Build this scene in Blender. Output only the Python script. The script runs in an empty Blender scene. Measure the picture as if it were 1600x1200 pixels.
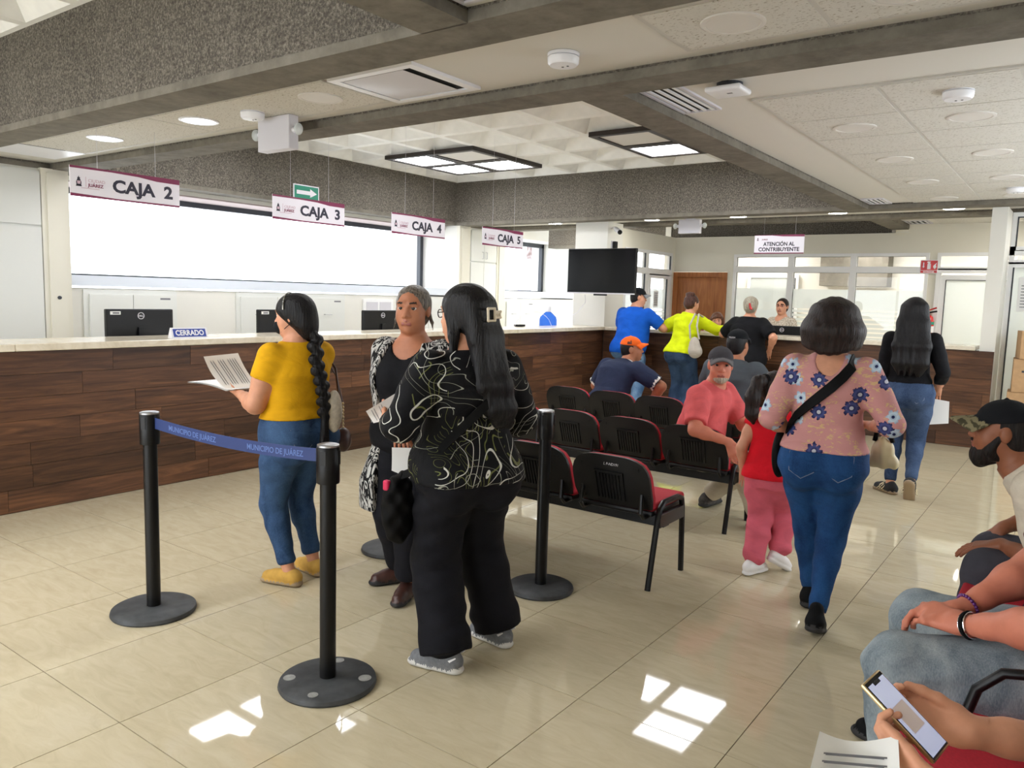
import bpy, bmesh, math, random
import numpy as np
from mathutils import Matrix, Vector, Euler

random.seed(7)
scene = bpy.context.scene
COL = scene.collection

# ------------------------------------------------------------------ camera
F_PX = 1220.83
yaw, pitch, roll = 0.630811, -0.1125276, 0.028564
fw = Vector((-math.sin(yaw) * math.cos(pitch), math.cos(yaw) * math.cos(pitch), math.sin(pitch)))
r0 = Vector((math.cos(yaw), math.sin(yaw), 0)); u0 = r0.cross(fw)
rv = math.cos(roll) * r0 + math.sin(roll) * u0
uv = -math.sin(roll) * r0 + math.cos(roll) * u0
cam_d = bpy.data.cameras.new('camera'); cam = bpy.data.objects.new('camera', cam_d)
COL.objects.link(cam)
cam_d.sensor_width = 36.0; cam_d.sensor_fit = 'HORIZONTAL'
cam_d.lens = F_PX / 1600 * 36.0
cam_d.clip_start = 0.05; cam_d.clip_end = 200
m = Matrix(((rv.x, uv.x, -fw.x, 3.28269), (rv.y, uv.y, -fw.y, -1.33277), (rv.z, uv.z, -fw.z, 1.569578), (0, 0, 0, 1)))
cam.matrix_world = m
scene.camera = cam

# ------------------------------------------------------------------ world, exposure
world = bpy.data.worlds.new('sky'); scene.world = world
world.use_nodes = True
bg = world.node_tree.nodes['Background']
bg.inputs[0].default_value = (0.90, 0.95, 1.0, 1); bg.inputs[1].default_value = 5.5
scene.view_settings.view_transform = 'Standard'
scene.view_settings.look = 'None'
scene.view_settings.gamma = 1.0
scene.view_settings.use_curve_mapping = False
scene.view_settings.exposure = -0.08
try:
    scene.cycles.use_denoising = True
    scene.cycles.max_bounces = 7
    scene.cycles.adaptive_threshold = 0.02
    scene.cycles.diffuse_bounces = 4
    scene.cycles.transparent_max_bounces = 12
    scene.cycles.sample_clamp_indirect = 6.0
    scene.cycles.caustics_reflective = False
    scene.cycles.caustics_refractive = False
except Exception:
    pass
LAMP = 15.0        # radiance of the lit ceiling panels
DOWN = 5.0         # radiance of the lit round downlights

# ------------------------------------------------------------------ material helpers
MATS = {}
def lin(c):
    return tuple(((v / 255) / 12.92 if v / 255 <= 0.04045 else ((v / 255 + 0.055) / 1.055) ** 2.4) for v in c) + (1,)

class NT:
    """small node-tree helper"""
    def __init__(s, name):
        s.m = bpy.data.materials.new(name); s.m.use_nodes = True
        s.t = s.m.node_tree; s.n = s.t.nodes; s.l = s.t.links
        s.b = s.n['Principled BSDF']; MATS[name] = s.m
    def add(s, typ, **kw):
        n = s.n.new(typ)
        for k, v in kw.items(): setattr(n, k, v)
        return n
    def lk(s, a, b): s.l.new(a, b)
    def co(s, kind='Object', scale=(1, 1, 1), rot=(0, 0, 0), loc=(0, 0, 0)):
        t = s.add('ShaderNodeTexCoord'); mp = s.add('ShaderNodeMapping')
        s.lk(t.outputs[kind], mp.inputs[0])
        mp.inputs['Scale'].default_value = scale; mp.inputs['Rotation'].default_value = rot; mp.inputs['Location'].default_value = loc
        return mp.outputs[0]
    def noise(s, vec, scale=5, detail=3, rough=0.5, dist=0.0):
        n = s.add('ShaderNodeTexNoise'); s.lk(vec, n.inputs['Vector'])
        n.inputs['Scale'].default_value = scale; n.inputs['Detail'].default_value = detail
        n.inputs['Roughness'].default_value = rough; n.inputs['Distortion'].default_value = dist
        return n.outputs[0]
    def ramp(s, fac, stops, interp='LINEAR'):
        r = s.add('ShaderNodeValToRGB'); s.lk(fac, r.inputs[0]); r.color_ramp.interpolation = interp
        e = r.color_ramp.elements
        while len(e) < len(stops): e.new(0.5)
        for q, (p, c) in zip(e, stops): q.position = p; q.color = c if len(c) == 4 else tuple(c) + (1,)
        return r.outputs[0]
    def math(s, op, a, b=None, c=None, clamp=False):
        n = s.add('ShaderNodeMath', operation=op, use_clamp=clamp)
        for i, v in enumerate((a, b, c)):
            if v is None: continue
            if isinstance(v, (int, float)): n.inputs[i].default_value = v
            else: s.lk(v, n.inputs[i])
        return n.outputs[0]
    def mix(s, fac, a, b, mode='MIX'):
        n = s.add('ShaderNodeMix', data_type='RGBA', blend_type=mode)
        for i, v in ((0, fac), (6, a), (7, b)):
            if isinstance(v, (int, float, tuple)): n.inputs[i].default_value = v
            else: s.lk(v, n.inputs[i])
        return n.outputs[2]
    def bump(s, h, strength=0.3, dist=0.01):
        b = s.add('ShaderNodeBump'); s.lk(h, b.inputs['Height'])
        b.inputs['Strength'].default_value = strength; b.inputs['Distance'].default_value = dist
        s.lk(b.outputs[0], s.b.inputs['Normal'])
    def col(s, c):
        if isinstance(c, tuple): s.b.inputs['Base Color'].default_value = c
        else: s.lk(c, s.b.inputs['Base Color'])
    def set(s, **kw):
        for k, v in kw.items():
            s.b.inputs[k.replace('_', ' ')].default_value = v
        return s.m

def plain(name, rgb, rough=0.5, metal=0.0, spec=0.5, var=0.0, scale=30, bump=0.0):
    t = NT(name); c = lin(rgb)
    if var or bump:
        n = t.noise(t.co(), scale, 3)
        if var:
            t.col(t.ramp(n, [(0.3, tuple(v * (1 - var) for v in c[:3])), (0.7, tuple(min(1, v * (1 + var)) for v in c[:3]))]))
        else: t.col(c)
        if bump: t.bump(n, bump, 0.004)
    else: t.col(c)
    return t.set(Roughness=rough, Metallic=metal, Specular_IOR_Level=spec)

def emit(name, rgb, strength):
    t = NT(name); t.col((0.8, 0.8, 0.8, 1))
    t.b.inputs['Emission Color'].default_value = lin(rgb); t.b.inputs['Emission Strength'].default_value = strength
    return t.m

def glass(name, tint=(1, 1, 1, 1), gloss=0.08, rough=0.0, frost=0.0, frost_col=(0.8, 0.85, 0.85, 1)):
    m_ = bpy.data.materials.new(name); m_.use_nodes = True; MATS[name] = m_
    n = m_.node_tree.nodes; l = m_.node_tree.links; n.clear()
    out = n.new('ShaderNodeOutputMaterial'); tr = n.new('ShaderNodeBsdfTransparent'); tr.inputs[0].default_value = tint
    gl = n.new('ShaderNodeBsdfGlossy'); gl.inputs['Roughness'].default_value = rough
    lw = n.new('ShaderNodeLayerWeight'); lw.inputs[0].default_value = 0.5
    pw = n.new('ShaderNodeMath'); pw.operation = 'POWER'; pw.inputs[1].default_value = 4.0; l.new(lw.outputs['Facing'], pw.inputs[0])
    fr = n.new('ShaderNodeMath'); fr.operation = 'MULTIPLY_ADD'; fr.inputs[1].default_value = 0.6; fr.inputs[2].default_value = 0.03; l.new(pw.outputs[0], fr.inputs[0])
    mx = n.new('ShaderNodeMixShader'); l.new(fr.outputs[0], mx.inputs[0]); l.new(tr.outputs[0], mx.inputs[1]); l.new(gl.outputs[0], mx.inputs[2])
    last = mx
    if frost:
        df = n.new('ShaderNodeBsdfDiffuse'); df.inputs[0].default_value = frost_col
        tl = n.new('ShaderNodeBsdfTranslucent'); tl.inputs[0].default_value = frost_col
        m2 = n.new('ShaderNodeMixShader'); m2.inputs[0].default_value = 0.5; l.new(df.outputs[0], m2.inputs[1]); l.new(tl.outputs[0], m2.inputs[2])
        m3 = n.new('ShaderNodeMixShader'); m3.inputs[0].default_value = frost; l.new(last.outputs[0], m3.inputs[1]); l.new(m2.outputs[0], m3.inputs[2]); last = m3
    l.new(last.outputs[0], out.inputs[0])
    return m_

# --- surfaces
def floor_mat():
    t = NT('polished beige porcelain'); v = t.co('Object', (1, 1, 1))
    info = t.add('ShaderNodeObjectInfo')
    add = t.add('ShaderNodeVectorMath', operation='MULTIPLY_ADD'); cmb = t.add('ShaderNodeCombineXYZ')
    t.lk(info.outputs['Random'], cmb.inputs[0]); t.lk(info.outputs['Random'], cmb.inputs[1])
    t.lk(cmb.outputs[0], add.inputs[0]); add.inputs[1].default_value = (37, 91, 5); t.lk(v, add.inputs[2])
    mp = t.add('ShaderNodeMapping'); t.lk(add.outputs[0], mp.inputs[0]); mp.inputs['Scale'].default_value = (3.2, 11, 1); mp.inputs['Rotation'].default_value = (0, 0, 0.5)
    n = t.noise(mp.outputs[0], 1.6, 5, 0.6, 1.2)
    c = t.ramp(n, [(0.25, lin((188, 175, 146))), (0.5, lin((197, 185, 156))), (0.75, lin((204, 193, 166)))])
    t.col(c)
    return t.set(Roughness=0.035, Specular_IOR_Level=0.5)
M_FLOOR = floor_mat()
M_GROUT = plain('dark tile grout', (84, 76, 62), 0.8)
def concrete(name, c0, c1, c2, sc, bstr, bdist, streak=0.4):
    t = NT(name); v = t.co('Object')
    n1 = t.noise(v, sc, 4, 0.7); n2 = t.noise(t.co('Object', (1.2, 1.2, 0.35)), 2.0, 4, 0.6, 0.5)
    base = t.ramp(n1, [(0.32, c0), (0.5, c1), (0.70, c2)])
    t.col(t.mix(streak, base, t.ramp(n2, [(0.3, tuple(v * 0.6 for v in c1[:3])), (0.7, tuple(min(1, v * 1.35) for v in c1[:3]))]), 'MIX'))
    t.bump(n1, bstr, bdist)
    return t.set(Roughness=0.9, Specular_IOR_Level=0.2)
M_HAMMER = concrete('bush hammered concrete', lin((54, 51, 47)), lin((112, 106, 97)), lin((176, 169, 155)), 68, 1.0, 0.02, 0.3)
M_CONC = concrete('smooth formed concrete', lin((94, 89, 80)), lin((116, 111, 101)), lin((136, 131, 120)), 9, 0.25, 0.01, 0.5)
M_WHITE = plain('white painted plaster', (226, 224, 216), 0.7, var=0.02, scale=2, bump=0.05)
M_CREAM = plain('cream painted plaster', (228, 224, 210), 0.7, var=0.02, scale=2, bump=0.05)
M_COFFER = plain('white painted waffle slab', (234, 233, 228), 0.8, var=0.04, scale=8, bump=0.15)
M_GYPSUM = plain('flat white gypsum ceiling', (213, 210, 202), 0.85)
M_TBAR = plain('white ceiling grid bar', (196, 193, 186), 0.5)
def acoustic():
    t = NT('pitted acoustic tile'); v = t.co('Object')
    n = t.noise(t.co('Object', (1, 2.2, 1)), 60, 2, 0.5); s2 = t.noise(v, 220, 1)
    c = t.ramp(n, [(0.0, lin((120, 112, 98))), (0.33, lin((150, 142, 126))), (0.38, lin((208, 205, 197))), (1, lin((212, 209, 201)))])
    t.col(c); t.bump(n, 0.4, 0.004)
    return t.set(Roughness=0.9, Specular_IOR_Level=0.1)
M_ACOU = acoustic()
def wood(name, c0, c1, c2, scale=(1, 14, 14), rough=0.35, rnd=0.5):
    t = NT(name); info = t.add('ShaderNodeObjectInfo')
    tc = t.add('ShaderNodeTexCoord'); ad = t.add('ShaderNodeVectorMath', operation='MULTIPLY_ADD'); cm = t.add('ShaderNodeCombineXYZ')
    for i in range(3): t.lk(info.outputs['Random'], cm.inputs[i])
    t.lk(cm.outputs[0], ad.inputs[0]); ad.inputs[1].default_value = (23, 57, 31); t.lk(tc.outputs['Object'], ad.inputs[2])
    mp = t.add('ShaderNodeMapping'); t.lk(ad.outputs[0], mp.inputs[0]); mp.inputs['Scale'].default_value = scale
    n = t.noise(mp.outputs[0], 1.3, 6, 0.62, 1.6)
    base = t.ramp(n, [(0.28, c0), (0.5, c1), (0.74, c2)])
    hv = t.add('ShaderNodeHueSaturation'); t.lk(base, hv.inputs['Color'])
    val = t.math('MULTIPLY_ADD', info.outputs['Random'], rnd, 1 - rnd / 2); t.lk(val, hv.inputs['Value'])
    t.col(hv.outputs[0]); t.bump(n, 0.05, 0.002)
    return t.set(Roughness=rough, Specular_IOR_Level=0.4)
M_WALNUT = wood('walnut laminate plank', lin((56, 36, 25)), lin((86, 57, 39)), lin((118, 81, 54)), (14, 1.0, 14), 0.4, 0.75)
M_WALNUTX = wood('walnut laminate plank across', lin((56, 36, 25)), lin((86, 57, 39)), lin((118, 81, 54)), (1.0, 14, 14), 0.4, 0.75)
M_WALDARK = plain('dark joint behind planks', (34, 22, 16), 0.7)
M_DOORWOOD = wood('varnished brown door wood', lin((128, 74, 36)), lin((158, 98, 52)), lin((178, 116, 66)), (16, 16, 1), 0.4, 0.1)
def stone():
    t = NT('cream marble worktop'); n = t.noise(t.co('Object', (1, 1, 1)), 9, 6, 0.65, 0.8)
    t.col(t.ramp(n, [(0.3, lin((206, 194, 170))), (0.6, lin((226, 217, 198)))]))
    return t.set(Roughness=0.18)
M_STONE = stone()
M_LAMIN = plain('white laminate cabinet', (222, 223, 218), 0.35)
M_SILL = plain('pale grey sill', (222, 228, 238), 0.4)
M_ALU = plain('white aluminium frame', (236, 236, 236), 0.3)
M_GASKET = plain('dark window gasket', (52, 56, 64), 0.4)
M_GLASS = glass('clear window glass')
M_FROST = glass('frosted film glass', frost=0.72, frost_col=(0.80, 0.84, 0.83, 1), rough=0.15)
M_BLACK = plain('black plastic', (13, 13, 15), 0.42, spec=.35)
M_BLACKM = plain('satin black metal', (9, 9, 11), 0.34, 0.0, .3)
M_RUBBER = plain('scuffed black base', (58, 60, 62), 0.55, var=0.45, scale=14)
M_CHROME = plain('chrome', (220, 220, 222), 0.15, 1.0)
M_STEEL = plain('brushed steel', (176, 176, 178), 0.35, 1.0)
M_PLASTW = plain('white plastic', (232, 232, 236), 0.35)
M_PLASTG = plain('light grey plastic', (206, 204, 210), 0.4)
M_RED = plain('red seat fabric', (176, 24, 44), 0.8, var=0.12, scale=120, bump=0.2)
M_REDP = plain('red enamel', (196, 24, 28), 0.25)
M_TV = plain('black glass screen', (6, 7, 10), 0.12, spec=.25)
M_PAPER = plain('white paper', (238, 238, 236), 0.7)
M_INK = plain('grey print', (120, 120, 126), 0.7)
M_TEXT = plain('dark navy lettering', (48, 46, 62), 0.6)
M_WINE = plain('wine coloured print', (126, 38, 78), 0.5)
M_PINK = plain('faded pink print', (206, 178, 190), 0.6)
M_SIGNW = plain('white sign board', (236, 232, 240), 0.45)
M_BLUE = plain('blue belt webbing', (30, 50, 104), 0.6)
M_BELTINK = plain('pale blue belt print', (86, 112, 170), 0.6)
M_GREEN = plain('green safety sign', (20, 130, 104), 0.5)
M_CARD = plain('brown cardboard', (184, 148, 108), 0.8, var=0.08, scale=20)
M_LIT = emit('lit light panel', (250, 251, 255), LAMP)
M_LITC = emit('lit cool downlight', (236, 240, 255), DOWN)
M_LITB = emit('added bright downlight', (255, 252, 244), 32.0)
M_LITO = emit('added office panel light', (255, 253, 248), 26.0)
M_UNLIT = plain('unlit diffuser', (216, 212, 206), 0.5)
M_DARKF = plain('dark brown lamp frame', (40, 32, 28), 0.5)
M_DUCT = plain('dark duct slot', (8, 8, 8), 0.9)
M_JUG = glass('blue water jug', tint=(0.25, 0.5, 0.95, 1), frost=0.45, frost_col=(0.08, 0.25, 0.8, 1), rough=0.1)

# ------------------------------------------------------------------ mesh helpers
class MB:
    def __init__(s): s.v = []; s.f = []; s.mi = []
    def _add(s, vs, fs, mi, M=None):
        o = len(s.v)
        for v in vs:
            v = Vector(v)
            s.v.append(tuple(M @ v) if M is not None else tuple(v))
        for f in fs: s.f.append(tuple(o + i for i in f)); s.mi.append(mi)
        return s
    def box(s, x0, x1, y0, y1, z0, z1, mi=0, M=None):
        vs = [(x, y, z) for x in (x0, x1) for y in (y0, y1) for z in (z0, z1)]
        fs = [(0, 1, 3, 2), (4, 6, 7, 5), (0, 4, 5, 1), (2, 3, 7, 6), (0, 2, 6, 4), (1, 5, 7, 3)]
        return s._add(vs, fs, mi, M)
    def rbox(s, x0, x1, y0, y1, z0, z1, r=0.01, seg=2, mi=0, M=None):
        bm = bmesh.new(); bmesh.ops.create_cube(bm, size=1)
        for v in bm.verts: v.co = Vector((x0 + (v.co.x + .5) * (x1 - x0), y0 + (v.co.y + .5) * (y1 - y0), z0 + (v.co.z + .5) * (z1 - z0)))
        bmesh.ops.bevel(bm, geom=bm.edges[:], offset=r, segments=seg, profile=0.5, affect='EDGES')
        bm.verts.ensure_lookup_table()
        s._add([v.co.copy() for v in bm.verts], [[v.index for v in f.verts] for f in bm.faces], mi, M); bm.free(); return s
    def cyl(s, c, r, h, n=24, r2=None, mi=0, M=None, cap=True):
        r2 = r if r2 is None else r2; vs = []; fs = []
        for k in range(n):
            a = 2 * math.pi * k / n
            vs += [(c[0] + r * math.cos(a), c[1] + r * math.sin(a), c[2]), (c[0] + r2 * math.cos(a), c[1] + r2 * math.sin(a), c[2] + h)]
        for k in range(n):
            j = (k + 1) % n; fs.append((2 * k, 2 * j, 2 * j + 1, 2 * k + 1))
        if cap: fs += [tuple(2 * k for k in range(n))[::-1], tuple(2 * k + 1 for k in range(n))]
        return s._add(vs, fs, mi, M)
    def lathe(s, prof, n=24, c=(0, 0, 0), mi=0, M=None):
        vs = []; fs = []; m_ = len(prof)
        for k in range(n):
            a = 2 * math.pi * k / n
            for r, z in prof: vs.append((c[0] + r * math.cos(a), c[1] + r * math.sin(a), c[2] + z))
        for k in range(n):
            j = (k + 1) % n
            for i in range(m_ - 1): fs.append((k * m_ + i, j * m_ + i, j * m_ + i + 1, k * m_ + i + 1))
        return s._add(vs, fs, mi, M)
    def tube(s, pts, r, n=8, mi=0, M=None, closed=False, sx=1.0):
        pts = [Vector(p) for p in pts]; vs = []; fs = []; N = len(pts); up = None
        for i, p in enumerate(pts):
            a = pts[i - 1] if (i or closed) else p; b = pts[(i + 1) % N] if (i < N - 1 or closed) else p
            t = (b - a).normalized()
            if up is None:
                up = Vector((0, 0, 1)) if abs(t.z) < .9 else Vector((1, 0, 0))
            sd = t.cross(up).normalized(); up = sd.cross(t).normalized()
            rr = r[i] if isinstance(r, (list, tuple)) else r
            for k in range(n):
                q = 2 * math.pi * k / n; vs.append(p + sd * (rr * sx * math.cos(q)) + up * (rr * math.sin(q)))
        for i in range(N if closed else N - 1):
            j = (i + 1) % N
            for k in range(n):
                l = (k + 1) % n; fs.append((i * n + k, i * n + l, j * n + l, j * n + k))
        if not closed: fs += [tuple(range(n))[::-1], tuple((N - 1) * n + k for k in range(n))]
        return s._add(vs, fs, mi, M)
    def prism(s, poly, h0, h1, mi=0, M=None, axis='z'):
        n = len(poly); vs = []
        for h in (h0, h1):
            for a, b in poly: vs.append({'z': (a, b, h), 'x': (h, a, b), 'y': (a, h, b)}[axis])
        fs = [tuple(range(n))[::-1], tuple(range(n, 2 * n))] + [(i, (i + 1) % n, n + (i + 1) % n, n + i) for i in range(n)]
        return s._add(vs, fs, mi, M)
    def grid(s, fn, nu, nv, mi=0, M=None):
        vs = [fn(i / nu, j / nv) for i in range(nu + 1) for j in range(nv + 1)]
        fs = [(i * (nv + 1) + j, (i + 1) * (nv + 1) + j, (i + 1) * (nv + 1) + j + 1, i * (nv + 1) + j + 1) for i in range(nu) for j in range(nv)]
        return s._add(vs, fs, mi, M)
    def ell(s, c, r, n=16, m_=10, mi=0, M=None):
        vs = []; fs = []
        for j in range(m_ + 1):
            t = math.pi * j / m_
            for k in range(n):
                a = 2 * math.pi * k / n; vs.append((c[0] + r[0] * math.sin(t) * math.cos(a), c[1] + r[1] * math.sin(t) * math.sin(a), c[2] - r[2] * math.cos(t)))
        for j in range(m_):
            for k in range(n):
                l = (k + 1) % n; fs.append((j * n + k, j * n + l, (j + 1) * n + l, (j + 1) * n + k))
        return s._add(vs, fs, mi, M)
    def mesh(s, name, mats, smooth=False, fix=True):
        me = bpy.data.meshes.new(name); me.from_pydata([tuple(v) for v in s.v], [], s.f)
        for m_ in (mats if isinstance(mats, (list, tuple)) else [mats]): me.materials.append(m_)
        me.polygons.foreach_set('material_index', s.mi)
        if fix:
            bm = bmesh.new(); bm.from_mesh(me); bmesh.ops.remove_doubles(bm, verts=bm.verts, dist=1e-5)
            bmesh.ops.recalc_face_normals(bm, faces=bm.faces); bm.to_mesh(me); bm.free()
        if smooth:
            me.polygons.foreach_set('use_smooth', [True] * len(me.polygons))
            try: me.set_sharp_from_angle(angle=math.radians(40))
            except Exception: pass
        me.update(); return me
    def build(s, name, mats, parent=None, smooth=False, loc=None, rz=None, fix=True):
        if isinstance(smooth, tuple): smooth, loc = False, smooth
        return link(name, s.mesh(name, mats, smooth, fix), parent, loc, rz)

def link(name, me, parent=None, loc=None, rz=None):
    o = bpy.data.objects.new(name, me); COL.objects.link(o)
    if parent is not None: o.parent = parent
    if loc is not None: o.location = loc
    if rz is not None: o.rotation_euler = (0, 0, rz)
    return o
def tag(o, label, cat, group=None, kind=None):
    o['label'] = label
    if cat: o['category'] = cat
    if group: o['group'] = group
    if kind: o['kind'] = kind
    return o
def thing(name, label, cat, loc=(0, 0, 0), rz=0.0, group=None):
    o = bpy.data.objects.new(name, None); COL.objects.link(o); o.empty_display_size = 0.05
    o.location = loc; o.rotation_euler = (0, 0, rz)
    return tag(o, label, cat, group)
def struct(o, label=None):
    o['kind'] = 'structure'
    if label: o['label'] = label
    return o
def copy_tree(o, parent=None):
    c = o.copy(); COL.objects.link(c); c.parent = parent
    for ch in [x for x in CHILD.get(o.name, [])] or list(o.children): copy_tree(ch, c)
    return c
CHILD = {}
def text_mesh(txt, size, mat, ext=0.001, bold=0.0, align='LEFT', width=None):
    cu = bpy.data.curves.new('lettering', 'FONT'); cu.body = txt; cu.size = size; cu.extrude = ext; cu.offset = bold
    cu.align_x = align; cu.resolution_u = 3
    o = bpy.data.objects.new('lettering', cu); COL.objects.link(o)
    dg = bpy.context.evaluated_depsgraph_get(); dg.update()
    me = bpy.data.meshes.new_from_object(o.evaluated_get(dg))
    bpy.data.objects.remove(o); bpy.data.curves.remove(cu)
    if width:
        xs = [v.co.x for v in me.vertices]; k = width / max(1e-6, max(xs) - min(xs))
        for v in me.vertices: v.co.x *= k
    me.materials.clear(); me.materials.append(mat)
    return me
def lettering(txt, size, mat, parent, M, bold=0.0, align='LEFT', width=None, name='lettering'):
    me = text_mesh(txt, size, mat, 0.0008, bold, align, width); me.transform(M)
    return link(name, me, parent)
# ================================================================== THE SETTING
ZB, ZC, ZK = 2.69, 2.75, 3.37
XL, XR, YN, YF = -5.2, 4.2, -5.0, 11.2

# ---- floor: slab with a porcelain tile for each square
fl = struct(MB().box(-6.2, XR, YN, 14.0, -0.2, -0.005).build('floor', M_GROUT), 'beige polished tile floor')
tile_me = MB().box(-0.2982, 0.2982, -0.2982, 0.2982, -0.012, 0.0).mesh('floor_tile', M_FLOOR)
def floor_tile(i, j):
    link('floor_tile', tile_me, fl, (0.6 * i + 0.3, 0.6 * j + 0.3, 0))
for i in range(-5, 7):
    for j in range(-2, 15): floor_tile(i, j)
for i in range(3, 7):
    for j in range(15, 19): floor_tile(i, j)
rest = MB()
for x0, x1, y0, y1 in ((-6.2, -3.0, YN, 14.0), (-3.0, XR, YN, -1.2), (-3.0, 1.8, 9.0, 14.0), (1.8, XR, 11.4, 14.0)):
    rest.box(x0, x1, y0, y1, -0.012, 0)
rest.build('floor_field', M_FLOOR, fl)

# ---- beams
def beam(n, x0, x1, y0, y1, z0=ZB, z1=3.5, lab=None):
    b = MB(); b.box(x0, x1, y0, y1, z0, z1, 0)
    me = b.mesh('trim', [M_HAMMER, M_CONC])
    for p in me.polygons:
        if abs(p.normal.z) > .5: p.material_index = 1
    o = struct(link('trim_%d' % n, me), lab or 'rough concrete ceiling beam')
    # smooth formed margin along the lower edge of both faces
    w = MB()
    if x1 - x0 > y1 - y0: w.box(x0, x1, y0 - .006, y1 + .006, z0 - .004, z0 + .045)
    else: w.box(x0 - .006, x1 + .006, y0, y1, z0 - .004, z0 + .045)
    w.build('beam_margin', M_CONC, o)
    return o
beam(1, XL, XR, 1.27, 1.53, lab='rough concrete beam nearest the camera')
beam(2, XL, XR, 2.36, 2.60, lab='second concrete beam across the hall')
beam(3, XL, XR, 8.60, 8.85, lab='concrete beam above the back counter')
beam(4, XL, XR, 9.65, 9.90, lab='concrete beam behind the back counter beam')
beam(5, 0.85, 1.10, 2.60, 8.60, lab='concrete beam running towards the back counter')
beam(6, 0.85, 1.10, YN, 1.27, lab='concrete beam over the near bay')
beam(7, 0.85, 1.10, 9.90, 11.34, lab='short concrete beam over the back offices')
beam(8, -5.45, XL, 2.24, 9.9, 2.69, 3.5, 'concrete beam above the long window')
beam(9, -5.45, XL, YN, 2.24, 2.69, 3.5, 'concrete beam above the tall cabinets')
beam(10, XL, 0.85, 11.34, 11.6, 2.5, 3.5, 'concrete beam above the back office wall')

# ---- waffle ceiling: one coffer for each square
wc = struct(MB().box(-5.5, XR, YN, 14, 3.72, 3.82).build('ceiling', M_COFFER), 'white coffered concrete ceiling')
def coffer_mesh(px, py):
    b = MB(); rib = 0.045; t = 0.11; h = 0.28
    o = [(-px / 2, -py / 2), (px / 2, -py / 2), (px / 2, py / 2), (-px / 2, py / 2)]
    i = [(x - math.copysign(rib, x), y - math.copysign(rib, y)) for x, y in o]
    k = [(math.copysign(t, x), math.copysign(t, y)) for x, y in o]
    vs = [(x, y, 0) for x, y in o] + [(x, y, 0) for x, y in i] + [(x, y, h) for x, y in k]
    fs = [(a, (a + 1) % 4, 4 + (a + 1) % 4, 4 + a) for a in range(4)] + [(4 + a, 4 + (a + 1) % 4, 8 + (a + 1) % 4, 8 + a) for a in range(4)] + [(8, 9, 10, 11)]
    b._add(vs, fs, 0)
    me = b.mesh('coffer', M_COFFER, fix=False)
    me.flip_normals() if me.polygons[0].normal.z > 0 else None
    return me
def waffle(x0, x1, y0, y1, nx, ny):
    px, py = (x1 - x0) / nx, (y1 - y0) / ny; me = coffer_mesh(px, py)
    for a in range(nx):
        for b_ in range(ny): link('coffer', me, wc, (x0 + (a + .5) * px, y0 + (b_ + .5) * py, ZK))
waffle(XL, 0.85, 2.60, 8.60, 8, 8)
waffle(XL, 0.85, YN, 1.27, 8, 8)

# ---- flat suspended ceilings
def flat_ceiling(n, x0, x1, y0, y1, z=ZC, mat=M_GYPSUM, lab=None):
    return struct(MB().box(x0, x1, y0, y1, z, z + .03).build('ceiling_%d' % n, mat), lab or 'flat white suspended ceiling')
c2 = flat_ceiling(2, XL, XR, 1.53, 2.36, lab='narrow ceiling strip between the two near beams')
c3 = flat_ceiling(3, 1.10, XR, 2.60, 8.60, lab='suspended ceiling over the walkway')
c4 = flat_ceiling(4, 1.10, XR, YN, 1.27, lab='suspended ceiling above the near seats')
c5 = flat_ceiling(5, XL, XR, 8.85, 9.65, lab='ceiling strip over the back counter')
c6 = flat_ceiling(6, 1.10, XR, 9.90, 13.6, lab='suspended ceiling over the back offices')
c8 = flat_ceiling(8, XL, -2.55, 9.90, 13.6, 3.0, lab='ceiling of the side room behind the television')
c7 = flat_ceiling(7, XL, 0.85, 11.6, 13.6, 2.9, lab='ceiling of the back office')
def acoustic_tile(parent, cx, cy, sx, sy, tilt=0.0, hole=False):
    o = MB().box(-sx / 2 + .012, sx / 2 - .012, -sy / 2 + .012, sy / 2 - .012, -.012, .004).build('acoustic_tile', M_ACOU, parent, (cx, cy, ZC - .002))
    o.rotation_euler = (tilt, tilt * .6, 0)
    return o
def tbars(parent, x0, x1, y0, y1, xs, ys):
    for x in xs: MB().box(x - .014, x + .014, y0, y1, ZC - .012, ZC).build('grid_bar', M_TBAR, parent)
    for y in ys: MB().box(x0, x1, y - .014, y + .014, ZC - .011, ZC).build('grid_bar', M_TBAR, parent)
PT = 0.66
gx = [1.60 + PT * k for k in range(5)]; gy = [3.28 + PT * k for k in range(9)]
for a in range(4):
    for b_ in range(8): acoustic_tile(c3, gx[a] + PT / 2 if a < 3 else (gx[3] + XR) / 2, gy[b_] + PT / 2, PT if a < 3 else XR - gx[3], PT)
tbars(c3, 1.6, XR, 3.28, 8.56, gx[:4], gy)
for x0, x1 in ((-4.15, -2.16), (-2.16, -.30)): acoustic_tile(c2, (x0 + x1) / 2, 1.945, x1 - x0, .54)
for x0, x1 in ((1.66, 2.31), (2.31, 2.96), (2.96, 3.61)): acoustic_tile(c2, (x0 + x1) / 2, 1.96, .65, .54)
tbars(c2, -4.15, -.30, 1.66, 2.24, (-4.15, -2.16, -.32), (1.68, 2.23))
tbars(c2, 1.66, 3.61, 1.68, 2.24, (1.66, 2.31, 2.96, 3.61), (1.69, 2.235))
for a in range(3):
    for b_ in range(1): acoustic_tile(c6, 1.85 + PT * a, 10.6, PT, PT * 1.7)
tbars(c6, 1.5, 3.5, 10.0, 11.2, (1.52, 2.18, 2.84), ())

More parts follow.
